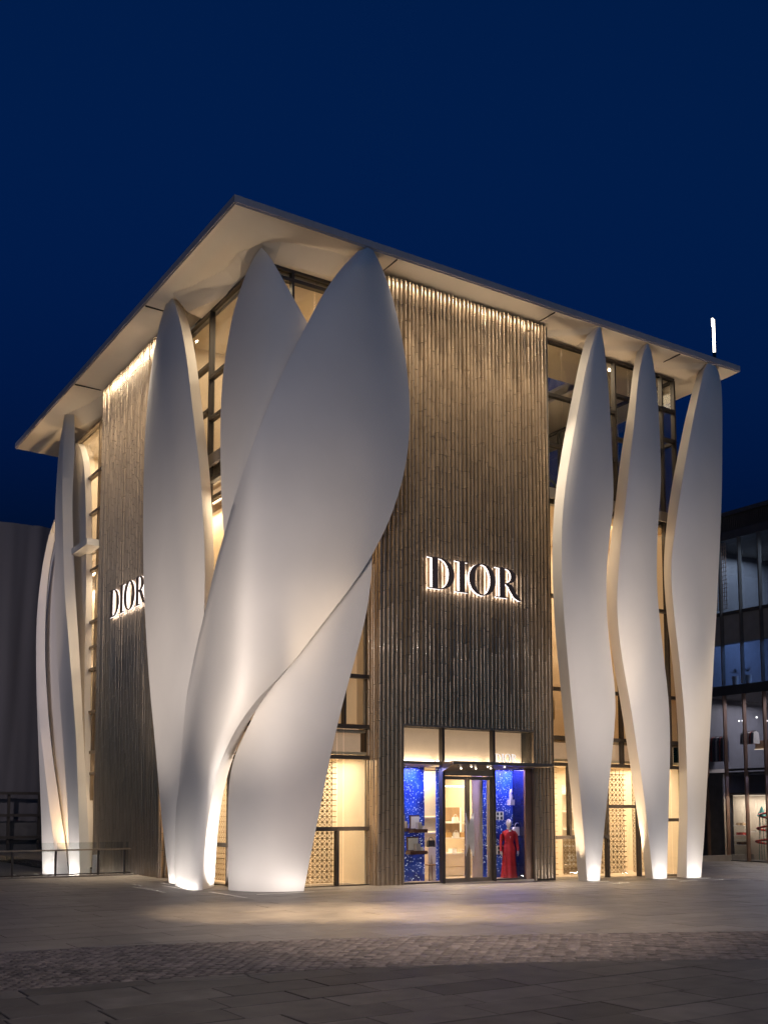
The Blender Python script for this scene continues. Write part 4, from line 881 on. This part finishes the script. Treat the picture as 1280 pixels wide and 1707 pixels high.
# far lit mast ---------------------------------------------------------
d_ = ray(1190, 588); P_ = C0 + d_ * (130 / (d_ @ fv)); q_ = ray(1190, 530); P2_ = C0 + q_ * (130 / (q_ @ fv))
ms = empty('lit_mast', (P_[0], P_[1], 0), 'slim far mast with a glowing white top above the roof at right', 'mast')
MB().tube([(P_[0], P_[1], 0), (P_[0], P_[1], P_[2])], .22, 8).obj('pole', M['dark'], ms)
MB().box(P_[0] - .11, P_[0] + .11, P_[1] - .11, P_[1] + .11, P_[2], P2_[2]).obj('lit_top', M['pole'], ms)
MB().box(P_[0] - .26, P_[0] - .12, P_[1] - .1, P_[1] + .1, P_[2] + (P2_[2] - P_[2]) * .78, P2_[2] + .1).obj('lit_top', M['pole'], ms)

# ------------------------------------------------------------------ lamps of the place and added lights
WARM = (1, .72, .45); NEU = (1, .875, .775); COOL = (1, .92, .86); ROOM = (1, .80, .57)
# wall washers over both tiled walls
light('AREA', 'wall_washer', (19.05, YR - .36, ZS - .10), (0, 0, 0), 95, (1, .86, .66), rot=(.16, 0, 0), shape='RECTANGLE', size=6.3, size_y=.05)
light('AREA', 'wall_washer', (XL - .36, 34.4, ZS - .12), (0, 0, 0), 95, (1, .86, .66), rot=(0, -.16, 0), shape='RECTANGLE', size=.05, size_y=6.2)
light('AREA', 'wall_washer', (19.05, YR - .72, ZS - .12), (0, 0, 0), 135, (1, .84, .62), rot=(.20, 0, 0), shape='RECTANGLE', size=6.3, size_y=.04, spread=R(70))
light('AREA', 'wall_washer', (XL - .80, 34.4, ZS - .14), (0, 0, 0), 135, (1, .84, .62), rot=(0, -.20, 0), shape='RECTANGLE', size=.04, size_y=6.2, spread=R(70))
for k in range(9):
    x = 16.1 + k * .73; light('SPOT', 'wall_washer_spot', (x, YR - .52, ZS - .12), (x, YR, 10.0), 2600, (1, .84, .62), spot_size=R(34), spot_blend=1, shadow_soft_size=.04)
    y = 31.5 + k * .71; light('SPOT', 'wall_washer_spot', (XL - .52, y, ZS - .12), (XL, y, 10.0), 2600, (1, .84, .62), spot_size=R(34), spot_blend=1, shadow_soft_size=.04)
# linear lamps sunk in the ground at the foot of each petal
FT = []
def foot(P, e, cx, cy, off=.22, w_=None, c=COOL, zz=.012, kk=False):
    if e > 0 and not kk: foot(P, -e, cx, cy, off + .85, zz=zz)  # outer row, added to brighten the petals low down
    ua, ub = P['E1'][-1][0], P['E2'][-1][0]; vv = P['E1'][-1][1]
    a, b = Ddist(ua, vv, cx, cy), Ddist(ub, vv, cx, cy); d = (b - a)[:2]; L_ = float(np.hypot(*d)); d /= L_; nrm = np.array([d[1], -d[0]])
    if nrm @ fh > 0: nrm = -nrm
    m_ = (a + b)[:2] / 2 + nrm * off; ang = math.atan2(d[1], d[0])
    l = bpy.data.lights.new('foot_light', 'AREA'); l.shape = 'RECTANGLE'; l.size = L_ * 1.15; l.size_y = .05; l.energy = e if e > 0 else -e * 2.6; l.color = c
    o = bpy.data.objects.new('foot_light', l); C.objects.link(o); o.location = (m_[0], m_[1], gz(m_[0]) + zz)
    X_ = Vector((d[0], d[1], 0)); inw = Vector((-nrm[0], -nrm[1], 0)); Zd = -(inw * .38 + Vector((0, 0, 1))).normalized(); Y_ = Zd.cross(X_)
    o.rotation_euler = Matrix((X_, Y_, Zd)).transposed().to_euler()
    fx_ = MB().box(-L_ * .6, L_ * .6, -.045, .045, -.02, -.004).obj('ground_light', M['steel']); fx_.location = o.location; fx_.rotation_euler = (0, 0, ang)
    FT.append(fx_)
for P in (P1, P2, P3): foot(P, 8, None, 24.0, .30)
foot(P4, 13, 11.14, None, .25); foot(P7, 4, 11.42, None, .2)
foot(dict(E1=[(381, 1484)], E2=[(432, 1486)]), 26, 11.48, None, .42, kk=True); foot(dict(E1=[(428, 1486)], E2=[(507, 1484)]), 13, None, 24.15, .30, kk=True)
foot(P8, 22, 11.52, None, .25, zz=-.42); foot(P9, 22, 11.52, None, .25, zz=-.42)
FL = []
for n_ in ('first petal right of the entrance wall', 'middle petal of the three at right', 'last petal at the right corner', 'widest petal at the front corner', 'petal beside the left tiled wall'):
    FL += ['slim ground light a step away from the ' + n_, 'slim ground light close against the ' + n_]
FL += ['slim ground light at the left half of the petal foot by the corner windows', 'slim ground light at the right half of the petal foot by the corner windows']
FL += ['slim ground light set away from the petal behind the railing', 'slim ground light close against the petal behind the railing', 'slim ground light set away from the leftmost petal', 'slim ground light close against the leftmost petal']
for o_, n_ in zip(FT, FL): tag(o_, n_, 'lamp', 'linear lights sunk in the paving')

def up(x, y, tx, ty, tz, e, c=COOL, ang=60, bl=.9, r=.08, z=None): return light('SPOT', 'ground_uplight', (x, y, (gz(x) + .03) if z is None else z), (tx, ty, tz), e, c, spot_size=R(ang), spot_blend=bl, shadow_soft_size=r)
up(12.12, 26.45, 11.85, 26.9, 1.7, 420, COOL, ang=150); up(12.15, 26.35, 11.7, 26.5, 4.5, 420, COOL, ang=70)
up(22.5, 24.35, 22.75, 24.5, 6, 500, WARM, ang=50)
# floodlights on the plaza; the wide warm ones are added fill for the tops
light('SPOT', 'plaza_flood', (5.5, 18.0, .3), (12.0, 25.0, 6.8), 4100, NEU, spot_size=R(46), spot_blend=1, shadow_soft_size=.4)
light('SPOT', 'plaza_flood', (4.5, 17.0, .3), (12.2, 24.6, 9.5), 1150, (1, .84, .72), spot_size=R(60), spot_blend=1, shadow_soft_size=.5)
light('SPOT', 'plaza_flood', (20.5, 14.5, .1), (25.6, 24.0, 6.2), 4300, NEU, spot_size=R(48), spot_blend=1, shadow_soft_size=.4)
light('SPOT', 'plaza_flood', (19.5, 12.5, .3), (26.0, 24.0, 9.5), 1700, (1, .84, .72), spot_size=R(56), spot_blend=1, shadow_soft_size=.5)
light('SPOT', 'plaza_flood', (4.2, 29.0, .3), (11.5, 29.8, 6.2), 1800, NEU, spot_size=R(50), spot_blend=1, shadow_soft_size=.4)
light('SPOT', 'plaza_flood', (3.5, 30.0, .3), (11.5, 33.0, 9.5), 1150, (1, .84, .72), spot_size=R(64), spot_blend=1, shadow_soft_size=.5)
light('SPOT', 'plaza_flood', (4.5, 45.5, -.3), (11.6, 41.8, 4.5), 200, NEU, spot_size=R(70), spot_blend=1, shadow_soft_size=.5)
# warm spots behind the petals, washing soffit and glass
for x, y in ((12.1, 30.4), (15.2, 24.95), (23.0, 24.95), (25.6, 24.95), (28.4, 24.9)):
    up(x, y, x, y, 10, 1300, WARM, ang=60, r=.15)
up(11.9, 38.4, 11.8, 38.6, 10, 900, WARM, ang=60, r=.15, z=-.2); up(11.9, 41.0, 11.9, 41, 10, 900, WARM, ang=60, r=.15, z=-.2); up(12.2, 43.5, 11.9, 42.9, 6, 900, WARM, ang=90, r=.15, z=-.2); up(11.80, 39.9, 11.85, 42.2, 7.0, 2800, (1, .66, .34), ang=64, r=.15, z=-.2)
for a in ((13.3, 22.7, 13.1, 24.5), (9.5, 26.4, 11.3, 26.6), (9.5, 33.2, 11.3, 33.5), (9.5, 40.6, 11.3, 41.4), (19.0, 22.6, 19.0, 24.2), (24.4, 22.6, 24.5, 24.4), (29.4, 22.6, 29.6, 24.5)):  # narrow spots in front, added only to brighten the soffit
    up(a[0], a[1], a[2], a[3], 17.6, 2300, (1, .78, .55), ang=22, bl=1, r=.1)
# pool on the plaza
for a in ((9.3, 20.0, 8000), (10.9, 19.0, 11000), (12.5, 18.0, 12000), (14.2, 16.8, 7500)):
    light('SPOT', 'plaza_spot', (6.0, 7.0, 13.0), (a[0], a[1], 0), a[2] * 2.6, (1, .74, .45), spot_size=R(12), spot_blend=.8, shadow_soft_size=.2)
light('SPOT', 'street_spot', (30.0, 5.0, 14.0), (33, 30, 0), 9000, (1, .78, .52), spot_size=R(32), spot_blend=.6, shadow_soft_size=.2)
light('SPOT', 'street_lamp_light', (2.0, 1.0, 11.0), (9, 18, 0), 3900, (1, .87, .81), spot_size=R(120), spot_blend=1, shadow_soft_size=.4)  # unseen wide lamp added to lift the ground brightness
light('SPOT', 'plaza_wash', (5, 6, 12), (13.5, 18.5, -1), 11500, (1, .82, .68), spot_size=R(46), spot_blend=1, shadow_soft_size=.4)  # high spot added to brighten the paving towards the building
light('SPOT', 'site_lamp', (-4, 34, 12.0), (8, 56, 6), 8500, (1, .87, .88), spot_size=R(90), spot_blend=1, shadow_soft_size=.3)  # unseen spot added to brighten the hanging sheets
# rooms
def rl_(x, y, z, e, sx, sy, c=ROOM, to=None): return light('AREA', 'room_light', (x, y, z), to or (x, y, z - 1), e, c, shape='RECTANGLE', size=sx, size_y=sy)
rl_(14.2, 27.0, 3.5, 190, 2.6, 2.4); rl_(14.2, 29.7, 3.5, 190, 2.6, 2); rl_(25.5, 27.4, 3.5, 420, 5.8, 2.8); rl_(14, 40.5, 4.2, 150, 2, 5)
rl_(14.2, YG + .33, 11.8, 170, 2.8, .2); rl_(12.60, 28.5, 11.0, 170, .2, 4.6); rl_(25.4, 27.2, 11.8, 360, 5.6, 3); rl_(12.9, 41.3, 11.0, 200, .5, 3.5); rl_(13.6, 38.3, 11.0, 120, 1.5, 1)
rl_(14, 28, 16.85, 230, 2.5, 4.5); rl_(13.6, 40.5, 16.8, 260, 2, 5); rl_(25.3, 26.5, 17.38, 190, 5.4, 1.8)
rl_(19.0, YD + 3.0, 3.25, 260, 4, 2.5, (1, .80, .56)); rl_(xa(717, YD + 1.6), YD + 1.7, 3.2, 50, .5, .5, (1, .80, .56))
rl_(xa(690, YD + .5), YD + .5, 3.28, 80, .7, .5, (.34, .38, 1)); rl_(xa(850, YD + .5), YD + .5, 3.28, 85, 1.1, .6, (.42, .36, 1))
light('SPOT', 'display_spot', (xa(850, YD + .2) - .3, YD + .12, 3.2), (xa(848, YD + .42), YD + .45, 1.1), 130, (1, .92, .85), spot_size=R(34), spot_blend=.7)
light('SPOT', 'display_spot', (xa(693, YD + .1), YD + .12, 3.2), (xa(695, YD + .5), YD + .5, 1.2), 60, (1, .92, .85), spot_size=R(34), spot_blend=.7)
light('SPOT', 'canopy_light', (18.97, 24.5, 3.2), (18.97, 24.5, 0), 30, (1, .8, .55), spot_size=R(120), spot_blend=.8, shadow_soft_size=.1)
rl_(X0 + .9, 31.5, 2.7, 260, .6, 5); rl_(X0 + 3.0, 30.5, 7.2, 620, 3, 7, (1, .84, .76)); rl_(X0 + 3.0, 30.5, 14.6, 480, 3, 7, (.85, .95, 1)); rl_(X0 + 3.0, 30.5, 11.1, 480, 3, 7, (.35, .55, 1))
rl_(X0 + .6, 31.0, 3.6, 60, .3, 4, (.7, .7, 1))
